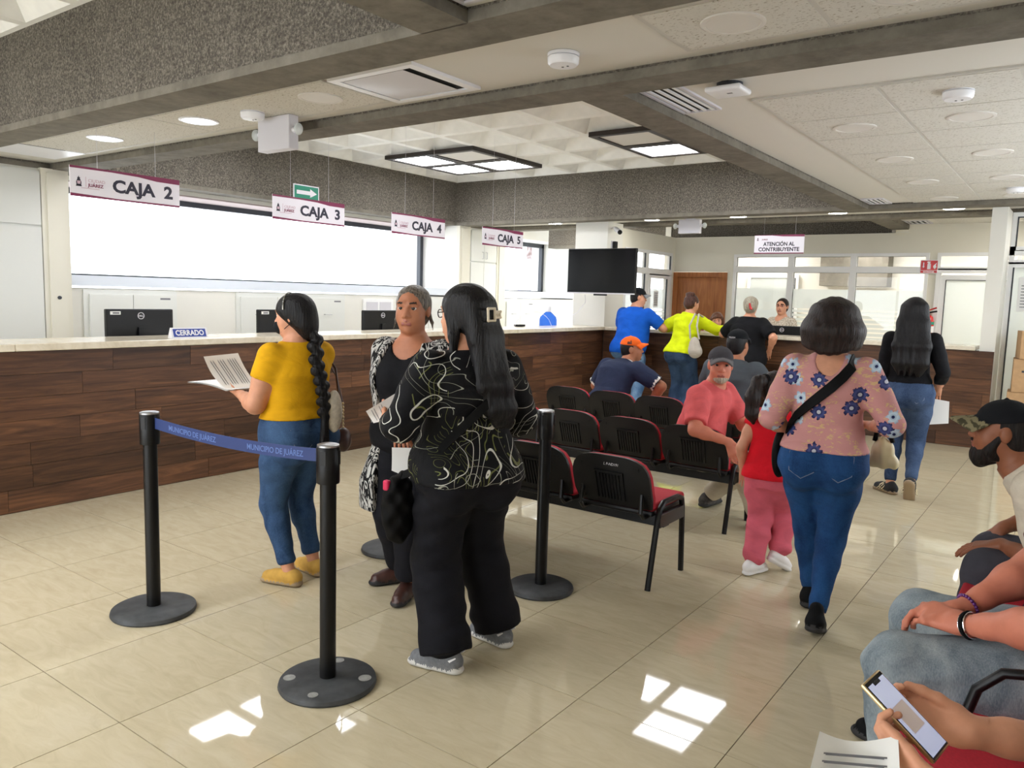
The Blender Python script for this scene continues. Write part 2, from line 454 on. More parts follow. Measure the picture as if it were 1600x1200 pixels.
# ---- left side wall with the long window
win_y0, win_y1, w2_y0, w2_y1 = 2.50, 8.63, 9.90, 12.3
GX = -6.0
wl = MB()
wl.box(-5.4, XL, YN, win_y0, 0, ZB); wl.box(-6.25, -5.2, win_y0, w2_y1 + .6, -.01, 1.52)
wl.box(-6.25, -5.45, win_y0 - .3, w2_y1 + .6, 2.64, ZB + .25)
wl.box(-6.25, -5.2, win_y1, w2_y0, 1.52, ZB); wl.box(-6.25, -5.4, YN, win_y0, 0, ZB); wl.box(-6.25, XL, w2_y1, w2_y1 + .6, 1.52, ZB)
struct(wl.build('wall_left', M_WHITE), 'white wall under and around the long window')
MB().box(-5.98, XL - .26, win_y0, win_y1, 2.625, 2.638).build('soffit_board', plain('pinkish soffit board', (168, 152, 148), .8), bpy.data.objects['wall_left'])
# columns in the wall line
for n, (y0, y1) in enumerate(((2.24, 2.50), (8.63, 8.91), (9.65, 9.90))):
    cb = MB(); cb.box(XL, XL + .06, y0, y1, 0, ZB); cb.box(XL + .06, XL + .075, y0 + .05, y1 - .05, 0, ZB - .04)
    struct(cb.build('wall_column_%d' % (n + 1), M_CREAM), ('cream pilaster left of the long window', 'cream pilaster right of the long window', 'cream pilaster beside the second window')[n])
MB().ell((XL + .078, 2.37, 1.42), (.006, .022, .018)).build('wall_hole', M_GASKET, bpy.data.objects['wall_column_1'])
def window(n, y0, y1, lab, sash):
    w = struct(thing('window_%d' % n, lab, None), lab)
    f = MB()
    f.box(GX - .03, GX + .05, y0, y0 + .06, 1.64, 2.64); f.box(GX - .03, GX + .05, y1 - .07, y1, 1.64, 2.64)
    f.box(GX - .03, GX + .05, y0, y1, 2.56, 2.64); f.box(GX - .03, GX + .05, y0, y1, 1.62, 1.68)
    f.build('window_frame', M_GASKET, w)
    ys = [y0 + .06] + sash + [y1 - .07]
    for a, b_ in zip(ys[:-1], ys[1:]): MB().box(GX, GX + .006, a, b_, 1.68, 2.56).build('window_pane', M_GLASS, w)
    MB().box(GX - .02, XL + .03, y0, y1, 1.545, 1.655).build('window_sill', M_SILL, w)
    return w
window(1, win_y0, win_y1, 'long bright window behind the cashier counter', [])
window(2, w2_y0, w2_y1, 'second window beside the television column', [])
# outside wall seen through the second window
def rough_out():
    t = NT('pale rendered outside wall'); n = t.noise(t.co('Object', (1, 9, 1.2)), 2.2, 5, 0.6, 1.5)
    t.col(t.ramp(n, [(0.4, lin((150, 142, 142))), (0.56, lin((104, 84, 80)))])); return t.set(Roughness=.9)
ow = struct(MB().box(-9.3, -9.1, 16.4, 21.0, 0, 4).build('wall_outside', rough_out()), 'pale streaked wall outside the second window')
MB().box(-9.0, -8.8, 15.6, 16.35, 0, 2.55).build('outside_pier', plain('pale outdoor render', (140, 138, 150), .9, var=.2, scale=6), ow)

# ---- other walls
struct(MB().box(XR, XR + .15, YN, 3.0, 0, 3.5).box(XR, XR + .15, 8.4, 14, 0, 3.5).box(XR, XR + .15, 3.0, 8.4, 0, .9).box(XR, XR + .15, 3.0, 8.4, 2.5, 3.5).build('wall_right', M_WHITE), 'white right hand wall')
w7 = struct(thing('window_7', 'window band in the right hand wall', None), 'window band in the right hand wall')  # window band added out of view to brighten the right side and ceiling
fr = MB()
for y in (3.0, 4.75, 6.55, 8.34): fr.box(XR + .04, XR + .1, y, y + .06, .9, 2.5)
for z in (.9, 2.44): fr.box(XR + .04, XR + .1, 3.0, 8.4, z, z + .06)
fr.build('window_frame', M_ALU, w7)
for y in (3.06, 4.81, 6.61): MB().box(XR + .06, XR + .066, y, y + 1.72, .96, 2.44).build('window_pane', M_GLASS, w7)
wb = MB()   # wall behind the camera with an opening added to let daylight in
wb.box(-5.45, -3.6, YN - .15, YN, 0, 3.5); wb.box(3.0, XR, YN - .15, YN, 0, 3.5); wb.box(-3.6, 3.0, YN - .15, YN, 2.6, 3.5)
struct(wb.build('wall_near', M_WHITE), 'white wall behind the camera')
wn = struct(thing('window_3', 'glazed entrance front behind the camera', None), 'glazed entrance front behind the camera')  # glazing added out of view as daylight fill from the camera side
fr = MB()
for x in (-3.6, -1.95, -.3, 1.35, 2.94): fr.box(x, x + .06, YN - .1, YN - .04, 0, 2.6)
for z in (0, 2.1, 2.54): fr.box(-3.6, 3.0, YN - .1, YN - .04, z, z + .06)
fr.build('window_frame', M_ALU, wn)
for x in (-3.54, -1.89, -.24, 1.41): MB().box(x, x + 1.58, YN - .08, YN - .074, .06, 2.54).build('window_pane', M_GLASS, wn)

# ---- back office wall with timber door and glazed screens
bw = MB(); Y = YF
bw.box(-2.62, 1.10, Y, Y + .12, 2.34, 2.63); bw.box(-1.55, -1.45, Y, Y + .12, 0, 2.34); bw.box(-1.45, 1.40, Y, Y + .12, 0, 1.0)
bw.box(1.40, 1.50, Y, Y + .12, 0, 2.34); bw.box(1.10, XR, Y, Y + .12, 2.34, 2.75); bw.box(2.50, XR, Y, Y + .12, 0, 2.34)
bw.box(-2.62, -1.55, Y, Y + .12, 2.06, 2.34)
struct(bw.build('wall_back', M_CREAM), 'cream back wall of the hall')
d1 = struct(thing('door_1', 'brown varnished wooden door in the back wall', None), 'brown varnished wooden door in the back wall')
MB().box(-2.42, -1.63, Y + .02, Y + .06, 0, 1.98).build('door_leaf', M_DOORWOOD, d1)
MB().box(-2.50, -2.42, Y - .02, Y + .1, 0, 2.05).box(-1.63, -1.55, Y - .02, Y + .1, 0, 2.05).box(-2.42, -1.63, Y - .02, Y + .1, 1.97, 2.05).build('door_frame', M_DOORWOOD, d1)
MB().tube([(-1.70, Y - .03, 1.0), (-1.80, Y - .03, 1.0)], .01).build('door_handle', M_CHROME, d1)
def frame_rect(b, x0, x1, z0, z1, w=.045, y0=None, y1=None):
    y0 = Y - .02 if y0 is None else y0; y1 = Y + .07 if y1 is None else y1
    b.box(x0, x0 + w, y0, y1, z0, z1); b.box(x1 - w, x1, y0, y1, z0, z1); b.box(x0 + w, x1 - w, y0, y1, z0, z0 + w); b.box(x0 + w, x1 - w, y0, y1, z1 - w, z1)
w4 = struct(thing('window_4', 'white framed three bay office screen behind the back counter', None), 'white framed three bay office screen behind the back counter')
b = MB()
bays = ((-1.45, -.53), (-.53, .39), (.39, 1.40))
for x0, x1 in bays:
    frame_rect(b, x0, x1, 2.10, 2.34); frame_rect(b, x0, x1, 1.0, 2.10)
b.build('window_frame', M_ALU, w4)
g = MB()
for x0, x1 in bays:
    for z0, z1 in ((2.145, 2.295), (1.045, 2.055)):
        g.box(x0 + .045, x0 + .05, Y + .015, Y + .03, z0, z1); g.box(x0 + .045, x1 - .045, Y + .015, Y + .03, z1 - .006, z1)
g.build('gasket', M_GASKET, w4)
for x0, x1 in bays:
    MB().box(x0 + .045, x1 - .045, Y + .02, Y + .026, 2.145, 2.295).build('window_pane', M_GLASS, w4)
    MB().box(x0 + .045, x1 - .045, Y + .02, Y + .026, 1.045, 2.055).build('window_pane', M_GLASS, w4)
for k, (x0, x1) in enumerate(bays):
    MB().box(x0 + .05, x1 - .05, Y + .028, Y + .030, 1.50 if k else 1.0, 1.80).build('frost_film', M_FROST, w4)
    if k:
        for q in range(7): MB().box(x0 + .05, x1 - .05, Y + .028, Y + .030, 1.05 + .065 * q, 1.05 + .065 * q + .042).build('frost_stripe', M_FROST, w4)
d2 = struct(thing('door_2', 'white framed frosted glass office door on the right', None), 'white framed frosted glass office door on the right')
b = MB(); frame_rect(b, 1.50, 2.50, 2.10, 2.34); frame_rect(b, 1.50, 2.50, 0, 2.12, .06); frame_rect(b, 1.56, 2.44, .05, 2.03, .07, Y - .01, Y + .05)
b.build('door_frame', M_ALU, d2)
MB().box(1.63, 2.37, Y + .015, Y + .02, .12, 1.96).build('door_pane', M_FROST, d2)
MB().box(1.545, 2.455, Y + .015, Y + .02, 2.145, 2.295).build('window_pane', M_GLASS, d2)
MB().box(1.625, 1.635, Y - .012, Y + .01, .12, 1.96).box(1.63, 2.37, Y - .012, Y + .01, 1.955, 1.963).build('gasket', M_GASKET, d2)
MB().tube([(1.62, Y - .05, 1.02), (1.74, Y - .05, 1.02)], .01).build('door_handle', M_CHROME, d2)
# office behind
of = MB(); of.box(-2.8, 4.2, 13.5, 13.6, 0, 3.0); of.box(-2.75, -2.65, 11.32, 13.5, 0, 3.0)
struct(of.build('wall_office', M_WHITE), 'white far wall of the back office')
struct(MB().box(-.6, .5, 13.1, 13.5, 1.9, 2.9).build('trim_11', M_CONC), 'raw concrete beam inside the back office')
ob = struct(thing('door_3', 'inner glass door inside the back office', None), 'inner glass door inside the back office')
b = MB(); frame_rect(b, -2.0, -1.05, 0, 2.1, .06, 13.40, 13.46); b.build('door_frame', M_ALU, ob)
MB().box(-1.94, -1.11, 13.42, 13.43, .06, 2.04).build('door_pane', M_FROST, ob)
MB().box(-1.12, -1.10, 13.38, 13.40, .06, 2.04).build('gasket', M_GASKET, ob)

# ---- television column and the glazed side screen next to it
struct(MB().box(-3.05, -2.50, 8.86, 9.32, 0, ZB).build('wall_column_4', M_WHITE), 'white column carrying the television')
ps = MB(); X = -2.5
ps.box(X - .08, X, 9.32, 11.2, 2.36, 2.63); ps.box(X - .08, X, 9.32, 9.42, 0, 2.36); ps.box(X - .08, X, 11.1, 11.2, 0, 2.36)
struct(ps.build('wall_screen', M_CREAM), 'cream wall head above the side glass screen')
w5 = struct(thing('window_5', 'white framed glass side screen with door right of the television', None), 'white framed glass side screen with door right of the television')
b = MB()
def fry(y0, y1, z0, z1, w=.05):
    b.box(X - .06, X + .01, y0, y0 + w, z0, z1); b.box(X - .06, X + .01, y1 - w, y1, z0, z1); b.box(X - .06, X + .01, y0 + w, y1 - w, z0, z0 + w); b.box(X - .06, X + .01, y0 + w, y1 - w, z1 - w, z1)
fry(9.42, 10.17, 2.03, 2.36); fry(10.17, 11.1, 2.03, 2.36); fry(9.42, 10.17, .9, 2.03); fry(10.17, 11.1, 0, 2.03, .06); fry(10.25, 11.02, .06, 1.99, .07)
b.build('window_frame', M_ALU, w5)
g = MB()
for y1_, z0, z1 in ((10.12, 2.08, 2.31), (11.05, 2.08, 2.31), (10.12, .95, 1.98), (10.95, .13, 1.92)): g.box(X - .02, X + .004, y1_ - .012, y1_, z0, z1)
g.build('gasket', M_GASKET, w5)
for y0, y1, z0, z1 in ((9.47, 10.12, 2.08, 2.31), (10.22, 11.05, 2.08, 2.31), (9.47, 10.12, .95, 1.98), (10.32, 10.95, .13, 1.92)):
    MB().box(X - .03, X - .025, y0, y1, z0, z1).build('window_pane', M_GLASS, w5)
for y0, y1 in ((9.47, 10.12), (10.32, 10.95)):
    MB().box(X - .024, X - .022, y0, y1, 1.42, 1.75).build('frost_film', M_FROST, w5)
    for q in range(6): MB().box(X - .024, X - .022, y0, y1, 1.0 + .07 * q, 1.045 + .07 * q).build('frost_stripe', M_FROST, w5)
no = MB().box(X - .02, X - .018, 10.5, 10.66, 1.45, 1.72).build('posted_notice', M_PAPER); tag(no, 'white paper notice taped on the side screen door', 'notice')
b = MB()
for q in range(7): b.box(X - .017, X - .016, 10.515, 10.645, 1.48 + .032 * q, 1.494 + .032 * q)
b.build('print', M_INK, no)

# ---- right hand post and glazed side room
struct(MB().box(2.33, 2.48, 8.86, 9.46, 0, ZB).build('wall_column_5', M_WHITE), 'white post at the right end of the back counter')
w6 = struct(thing('window_6', 'white framed glass room front at the far right', None), 'white framed glass room front at the far right')
b = MB(); frame_rect(b, 2.48, 4.2, 2.2, 2.69, .06, 9.5, 9.58); frame_rect(b, 2.48, 4.2, 2.10, 2.30, .05, 9.5, 9.58); frame_rect(b, 2.48, 3.4, 0, 2.12, .06, 9.5, 9.58); frame_rect(b, 3.4, 4.2, 0, 2.12, .06, 9.5, 9.58)
b.build('window_frame', M_ALU, w6)
MB().box(2.54, 3.34, 9.53, 9.535, .06, 2.06).build('window_pane', M_FROST, w6)
MB().box(3.46, 4.14, 9.53, 9.535, .06, 2.06).build('window_pane', M_GLASS, w6)
MB().box(2.55, 4.14, 9.53, 9.535, 2.36, 2.62).build('window_pane', M_GLASS, w6)
MB().box(2.53, 2.545, 9.495, 9.51, .06, 2.06).box(2.53, 2.545, 9.495, 9.51, 2.30, 2.64).box(2.54, 4.14, 9.495, 9.51, 2.625, 2.64).build('gasket', M_GASKET, w6)
pn = MB().box(2.60, 2.90, 9.505, 9.508, 1.55, 1.95).build('posted_notice', M_PAPER); tag(pn, 'white printed notice on the far right glass front', 'notice')
b = MB()
for q in range(8): b.box(2.63, 2.87, 9.503, 9.504, 1.60 + .035 * q, 1.61 + .035 * q)
b.build('print', M_INK, pn)
# ================================================================== COUNTERS
CX, CY = -2.49, 8.82
def planks(parent, a0, a1, z0, z1, rows, axis, pos, mat, seed):
    rr = random.Random(seed); h = (z1 - z0) / rows
    for r in range(rows):
        a = a0 - rr.uniform(0, .7)
        while a < a1:
            L = rr.choice((.62, .95, 1.22, 1.22, 1.5)); s, e = max(a, a0) + .0012, min(a + L, a1) - .0012
            if e - s > .02:
                d = rr.uniform(-.0015, .0015); zz0, zz1 = z0 + r * h + .0012, z0 + (r + 1) * h - .0012
                c = ((s + e) / 2, (zz0 + zz1) / 2); hl, hh = (e - s) / 2, (zz1 - zz0) / 2
                if axis == 'y': MB().box(-.009, .009 + d, -hl, hl, -hh, hh).build('plank', mat, parent, (pos, c[0], c[1]))
                else: MB().box(-hl, hl, -.009 - d, .009, -hh, hh).build('plank', mat, parent, (c[0], pos, c[1]))
            a += L
k1 = thing('cashier_counter', 'long walnut plank cashier counter along the window side', 'counter')
MB().box(-2.68, CX - .012, -2.0, CY + .03, 0.0, 1.10).build('counter_body', M_WALDARK, k1)
planks(k1, -2.0, CY, 0.004, 1.10, 7, 'y', CX - .009, M_WALNUT, 3)
k2 = thing('service_counter', 'walnut plank service counter across the back of the hall', 'counter')
MB().box(CX + .0, 2.325, CY + .012, CY + .2, 0.0, 1.10).box(2.325, 2.478, CY + .012, CY + .036, 0.0, 1.10).build('counter_body', M_WALDARK, k2)
planks(k2, CX + .012, 2.48, 0.004, 1.10, 7, 'x', CY + .009, M_WALNUTX, 5)
def worktop(name, lab, segs):
    t = thing(name, lab, 'worktop')
    for s in segs: MB().rbox(*s, r=.006, seg=2).build('slab', M_STONE, t)
ys = [-2.0, .9, 4.05, 6.6, 8.855]
worktop('counter_worktop', 'cream marble worktop on the long cashier counter', [(-3.0, CX + .05, a, b_ - .002, 1.105, 1.155) for a, b_ in zip(ys[:-1], ys[1:])])
worktop('counter_worktop', 'cream marble worktop on the back service counter', [(a, b_ - .002, CY - .05, 9.25, 1.105, 1.152) for a, b_ in ((CX + .052, .1), (.1, 2.30))])
# lower staff desks behind the counters
dk = thing('staff_desk', 'low white staff desk behind the cashier counter', 'desk')
MB().box(-3.55, -2.70, -1.5, 8.0, .72, .75).build('desk_top', M_LAMIN, dk)
for y in (-1.4, .8, 3.0, 5.0, 7.0, 7.95): MB().box(-3.5, -2.75, y, y + .03, 0, .72).build('desk_panel', M_LAMIN, dk)
dk = thing('staff_desk', 'low white staff desk behind the back counter', 'desk')
MB().box(-2.3, 2.2, 9.03, 9.75, .72, .75).build('desk_top', M_LAMIN, dk)
for x in (-2.25, -.8, .7, 2.1): MB().box(x, x + .03, 9.05, 9.7, 0, .72).build('desk_panel', M_LAMIN, dk)

# ---- computer monitors, backs towards the hall
def monitor(lab, loc, rz, zc=1.20, stick=True):
    t = thing('computer_monitor', lab, 'monitor', (loc[0], loc[1], .75), rz, 'computer monitors on the staff desks')
    z = zc - .75
    MB().rbox(-.287, .287, -.03, .012, z - .17, z + .17, r=.008).build('back_shell', M_BLACK, t)
    MB().box(-.28, .28, -.036, -.03, z - .163, z + .163).build('screen', M_TV, t)
    MB().box(-.03, .03, .0, .035, .01, z + .02).build('stand_neck', M_BLACK, t)
    MB().rbox(-.12, .12, -.07, .11, 0, .014, r=.004).build('stand_base', M_BLACK, t)
    ring = [(.026 * math.cos(a), .0145, z + .115 + .026 * math.sin(a)) for a in np.linspace(0, 2 * math.pi, 25)[:-1]]
    MB().tube(ring, .0035, 6, closed=True).build('badge', M_PLASTG, t)
    lettering('DELL', .019, M_PLASTG, t, Matrix.Translation((0, .0132, z + .108)) @ Matrix.Rotation(math.pi, 4, 'Z') @ Matrix.Rotation(math.pi / 2, 4, 'X'), .0006, 'CENTER')
    if stick:
        MB().box(.17, .255, .012, .0135, z + .125, z + .152).build('asset_sticker', M_PAPER, t)
        MB().box(.18, .235, .0135, .014, z + .131, z + .145).build('print', M_INK, t)
mrz = -math.pi / 2
monitor('black monitor standing left of the blue CERRADO sign', (-3.1, 2.11), mrz)
monitor('black monitor half hidden behind the woman in the yellow shirt', (-3.1, 3.55), mrz)
monitor('black monitor seen left of the grey-haired woman', (-3.1, 4.90), mrz, 1.195, False)
monitor('black monitor cut off at the left edge of the picture', (-3.1, .55), mrz)
monitor('black monitor on the back counter below the woman with glasses', (-.02, 9.32), math.pi, 1.10)
monitor('black monitor on the back counter beside the long-haired woman', (1.58, 9.32), math.pi, 1.07, False)
# office chair back peeking at the far left
t = thing('office_chair', 'black office chair back at the far left edge', 'chair', (-3.95, .95, 0), .4)
MB().rbox(-.24, .24, -.03, .04, .62, 1.19, r=.03, seg=3).build('backrest', M_BLACK, t, True)
MB().rbox(-.24, .24, -.5, -.02, .44, .52, r=.03, seg=3).build('seat', M_BLACK, t, True)
MB().tube([(0, -.25, .1), (0, -.25, .44)], .03).build('gas_column', M_BLACKM, t)
for k in range(5):
    a = k * 1.2566; MB().tube([(0, -.25, .1), (.27 * math.cos(a), -.25 + .27 * math.sin(a), .06)], .02).build('base_arm', M_BLACK, t)
    MB().ell((.27 * math.cos(a), -.25 + .27 * math.sin(a), .03), (.025, .025, .03)).build('castor', M_BLACK, t)

# ---- cabinets
def cabinet(lab, y0, y1, z0, z1, doors, handle='h'):
    t = thing('wall_cabinet', lab, 'cabinet')
    MB().box(XL + .002, XL + .02, y0 - .05, y1 + .05, z0, z1 + .05).build('surround', M_LAMIN, t)
    w = (y1 - y0) / doors
    for k in range(doors):
        d = MB().box(XL + .02, XL + .04, y0 + k * w + .004, y0 + (k + 1) * w - .004, z0 + .02, z1).build('door', M_LAMIN, t)
        c = y0 + (k + .5) * w
        MB().tube([(XL + .04, c - .06, z1 - .22), (XL + .065, c - .06, z1 - .22), (XL + .065, c + .06, z1 - .22), (XL + .04, c + .06, z1 - .22)], .005, 6).build('handle', M_STEEL, d)
        if k == doors - 1: MB().box(XL + .04, XL + .0405, y0 + (k + 1) * w - .16, y0 + (k + 1) * w - .04, z1 - .05, z1 - .03).build('door_sticker', M_INK, d)
cabinet('low white cabinet under the window beside the CERRADO sign', 2.68, 3.62, .05, 1.46, 2)
cabinet('low white cabinet under the window behind the yellow shirt woman', 4.50, 6.15, .05, 1.46, 3)
cabinet('low white cabinet under the right end of the long window', 7.35, 8.5, .05, 1.44, 2)
cabinet('low white cabinet under the second window', 10.0, 10.85, .05, 1.46, 2)
av = thing('sliding_panel', 'small white sliding vent window below the sill', 'panel')
MB().box(XL + .002, XL + .03, 6.55, 7.15, 1.15, 1.46).build('panel_frame', M_ALU, av)
for y in (6.6, 6.87): MB().box(XL + .03, XL + .034, y, y + .23, 1.18, 1.42).build('panel_pane', M_PLASTG, av)
def tall(lab, y0, y1, doors, zs=2.12):
    t = thing('tall_cabinet', lab, 'cabinet')
    MB().box(XL + .002, XL + .04, y0, y1, 0, ZB - .03).build('cabinet_body', M_LAMIN, t)
    w = (y1 - y0) / doors
    for k in range(doors):
        for z0, z1 in ((.06, zs - .012), (zs + .012, ZB - .05)):
            d = MB().box(XL + .04, XL + .06, y0 + k * w + .005, y0 + (k + 1) * w - .005, z0, z1).build('door', M_LAMIN, t)
            hy = y0 + (k + (.86 if (k % 2 == 0 and doors > 1) else .14)) * w; hz = zs + .06 if z0 > 1 else 1.1
            MB().tube([(XL + .06, hy, hz), (XL + .09, hy, hz), (XL + .09, hy, hz + .11), (XL + .06, hy, hz + .11)], .006, 6).build('handle', M_STEEL, d)
tall('tall white two-tier cupboard at the left edge', .6, 2.235, 2)
tall('tall white two-tier cupboard between the two windows', 8.93, 9.64, 2)

# ================================================================== SIGNS
def crest(parent, M):
    b = MB()
    for poly in ([(-.5, 0), (.5, 0), (.55, .45), (.3, .8), (-.3, .8), (-.55, .45)], [(-.25, .8), (.25, .8), (.3, 1.0), (-.3, 1.0)], [(-.12, 1.0), (.12, 1.0), (0, 1.2)], [(-.65, -.1), (.65, -.1), (.5, .08), (-.5, .08)]):
        b.prism([(x * .026, z * .045) for x, z in poly], -.0012, 0, M=M, axis='y')
    b.build('crest', M_TEXT, parent)
    b = MB(); b.prism([(-.008, .008), (.008, .008), (.01, .026), (-.01, .026)], -.002, -.0012, M=M, axis='y'); b.build('crest_field', M_PINK, parent)
def caja(txt, lab, y0, z, yaw_=0.0, L=.83, H=.213):
    """board parallel to the counter, facing the hall (+x); local x runs along +y"""
    t = thing('hanging_sign', lab, 'sign', (-2.6, y0 + L / 2, z), math.pi / 2 + yaw_, 'hanging cashier signs')
    MB().box(-L / 2, L / 2, 0, .006, -H, 0).build('board', M_SIGNW, t)
    top = [(-L / 2, 0), (L / 2, 0), (L / 2, -.038), (L / 2 * .55, -.036), (L / 2 * .2, -.020), (-L / 2 * .3, -.014), (-L / 2, -.016)]
    MB().prism(top, -.001, 0, axis='y').build('top_band', M_WINE, t)
    bot = [(-L / 2, -H), (L / 2, -H), (L / 2, -H + .014), (-L * .1, -H + .012), (-L / 2, -H + .022)]
    MB().prism(bot, -.001, 0, axis='y').build('bottom_band', M_WINE, t)
    R = Matrix.Rotation(math.pi / 2, 4, 'X')
    lettering(txt, .125, M_TEXT, t, Matrix.Translation((-.115, -.001, -.152)) @ R, .0045, width=.47)
    crest(t, Matrix.Translation((-.355, 0, -.135)) @ Matrix.Scale(1.25, 4))
    MB().box(-.307, -.304, -.001, 0, -.14, -.07).build('divider', M_PINK, t)
    lettering('CIUDAD', .032, M_PINK, t, Matrix.Translation((-.29, -.001, -.105)) @ R)
    lettering('JUÁREZ', .032, M_WINE, t, Matrix.Translation((-.29, -.001, -.137)) @ R, .0008)
    MB().box(-.34, -.21, -.001, 0, -.152, -.148).build('divider', M_PINK, t)
    for s in (-.22, .22): MB().tube([(s, .003, 0), (s, .003, ZK + .2 - z if y0 > 2.3 else ZC - z - .01)], .0012, 5).build('hanging_wire', M_PLASTG, t)
caja('CAJA  2', 'leftmost and largest hanging sign, reading CAJA 2', 1.355, 2.40)
caja('CAJA  3', 'hanging sign reading CAJA 3 below the green exit arrow', 3.065, 2.40)
caja('CAJA  4', 'hanging sign reading CAJA 4 over the two talking women', 4.535, 2.392)
caja('CAJA  5', 'smallest hanging cashier sign reading CAJA 5 near the television', 6.04, 2.376)
R90 = Matrix.Rotation(math.pi / 2, 4, 'X')
t = thing('hanging_sign', 'hanging white sign reading ATENCIÓN AL CONTRIBUYENTE', 'sign', (-.005, 8.9, 2.445), .01)
MB().box(-.317, .317, 0, .006, -.24, 0).build('board', M_SIGNW, t)
MB().prism([(-.317, 0), (.317, 0), (.317, -.028), (.05, -.022), (-.1, -.008), (-.317, -.006)], -.001, 0, axis='y').build('top_band', M_WINE, t)
MB().prism([(-.317, -.24), (.317, -.24), (.317, -.228), (-.317, -.226)], -.001, 0, axis='y').build('bottom_band', M_WINE, t)
lettering('ATENCIÓN AL', .068, M_TEXT, t, Matrix.Translation((0, -.001, -.14)) @ R90, .002, 'CENTER', width=.40)
lettering('CONTRIBUYENTE', .068, M_TEXT, t, Matrix.Translation((0, -.001, -.208)) @ R90, .002, 'CENTER', width=.52)
crest(t, Matrix.Translation((-.275, 0, -.07)) @ Matrix.Scale(.7, 4))
lettering('JUÁREZ', .022, M_WINE, t, Matrix.Translation((-.22, -.001, -.066)) @ R90, .0005)
for s in (-.2, .2): MB().tube([(s, .003, 0), (s, .003, .28)], .0012, 5).build('hanging_wire', M_PLASTG, t)
# green exit arrow
t = thing('exit_sign', 'green arrow exit sign on the concrete beam above CAJA 3', 'sign', (XL + .02, 5.53, 2.76), math.pi / 2)
MB().box(-.21, .21, 0, .01, -.02, .18).build('board', M_SIGNW, t)
MB().box(-.195, .195, -.002, 0, -.005, .165).build('field', M_GREEN, t)
MB().prism([(-.16, .055), (.06, .055), (.06, .025), (.17, .08), (.06, .135), (.06, .105), (-.16, .105)], -.004, -.002, axis='y').build('arrow', M_SIGNW, t)
# closed sign on the worktop
t = thing('table_sign', 'small blue tent sign reading CERRADO on the worktop', 'sign', (-2.56, 2.215, 1.155), math.pi / 2 - .08)
MB().prism([(-.04, 0), (.04, 0), (.003, .085), (-.003, .085)], -.15, .15, axis='x').build('tent', M_PLASTW, t)
Ms = Matrix.Translation((0, -.039, .006)) @ Matrix.Rotation(-math.atan2(.037, .085), 4, 'X')
MB().box(-.135, .135, -.002, 0, .008, .075, M=Ms).build('field', plain('royal blue field', (36, 62, 150), .5), t)
lettering('CERRADO', .062, M_PLASTW, t, Ms @ Matrix.Translation((0, -.0025, .02)) @ R90, .0016, 'CENTER', width=.235)
# fire extinguisher sign
t = thing('extinguisher_sign', 'red and white sign reading EXTINTOR on the back wall', 'sign', (1.405, YF - .03, 2.05))
MB().rbox(-.115, .115, 0, .008, 0, .19, r=.003).build('board', M_SIGNW, t)
MB().box(-.105, .105, -.002, 0, .045, .18).build('field', M_REDP, t)
MB().box(-.105, .105, -.002, 0, .008, .038).build('field', M_REDP, t)
MB().prism([(-.085, .10), (-.07, .075), (-.055, .10), (-.063, .10), (-.063, .155), (-.077, .155), (-.077, .10)], -.004, -.002, axis='y').build('arrow', M_SIGNW, t)
MB().prism([(-.022, .06), (.022, .06), (.022, .13), (.012, .145), (.02, .165), (-.02, .168), (-.03, .15), (-.012, .145), (-.022, .13)], -.004, -.002, axis='y').build('extinguisher_symbol', M_SIGNW, t)
MB().prism([(.055, .08), (.075, .06), (.095, .09), (.085, .115), (.095, .15), (.07, .125), (.052, .105)], -.004, -.002, axis='y').build('flame_symbol', M_SIGNW, t)
lettering('EXTINTOR', .026, M_SIGNW, t, Matrix.Translation((0, -.003, .014)) @ R90, .0012, 'CENTER', width=.14)

# ================================================================== CEILING FITTINGS
def light_group(x0, y0, lab, lit, p=.756, q=.75):
    t = thing('light_fixture', lab, 'ceiling light', (x0 + p, y0 + q, ZK - .05))
    b = MB()
    for a in range(2):
        for c in range(2):
            ox, oy = (a - 1) * p, (c - 1) * q
            b.box(ox, ox + p, oy, oy + .07, 0, .05); b.box(ox, ox + p, oy + q - .07, oy + q, 0, .05)
            b.box(ox, ox + .07, oy + .07, oy + q - .07, 0, .05); b.box(ox + p - .07, ox + p, oy + .07, oy + q - .07, 0, .05)
    b.build('lamp_frame', M_DARKF, t)
    for a in range(2):
        for c in range(2):
            ox, oy = (a - 1) * p, (c - 1) * q
            MB().box(ox + .07, ox + p - .07, oy + .07, oy + q - .07, .012, .03).build('light_panel', M_LIT if (a, c) in lit else M_UNLIT, t)
A3 = ((0, 0), (0, 1), (1, 1))
light_group(-5.2 + .756, 6.23, 'four-panel dark framed ceiling light near the window corner', A3)
light_group(-1.30, 6.23, 'four-panel dark framed ceiling light beside the beam', ((0, 1), (1, 0), (1, 1)))
light_group(-5.2 + .756, 3.05, 'four-panel ceiling light hidden above the second beam', A3)
light_group(-5.2 + .756 * 5, 3.05, 'four-panel ceiling light above the row of stanchions', A3)
for y in (-1.9, -4.3):  # extra lights added over the near bay to raise the hall brightness
    for k, x in enumerate((-5.2 + .756, -5.2 + .756 * 5)):
        light_group(x, y, 'added four-panel ceiling light in the near bay, %s %s' % ('front' if y > -3 else 'rear', ('window side', 'middle')[k]), ((0, 0), (0, 1), (1, 1), (1, 0)), .756, .784)
def added_office_lamp(x, y, z, lab, w=.6, l=1.2):  # lamps added to brighten the rooms behind the glass
    t = thing('added_office_light', lab, 'ceiling light', (x, y, z - .03)); MB().box(-w / 2, w / 2, -l / 2, l / 2, -.04, 0).build('lamp_body', M_PLASTW, t); MB().box(-w / 2 + .03, w / 2 - .03, -l / 2 + .03, l / 2 - .03, -.046, -.04).build('light_panel', M_LITO, t)
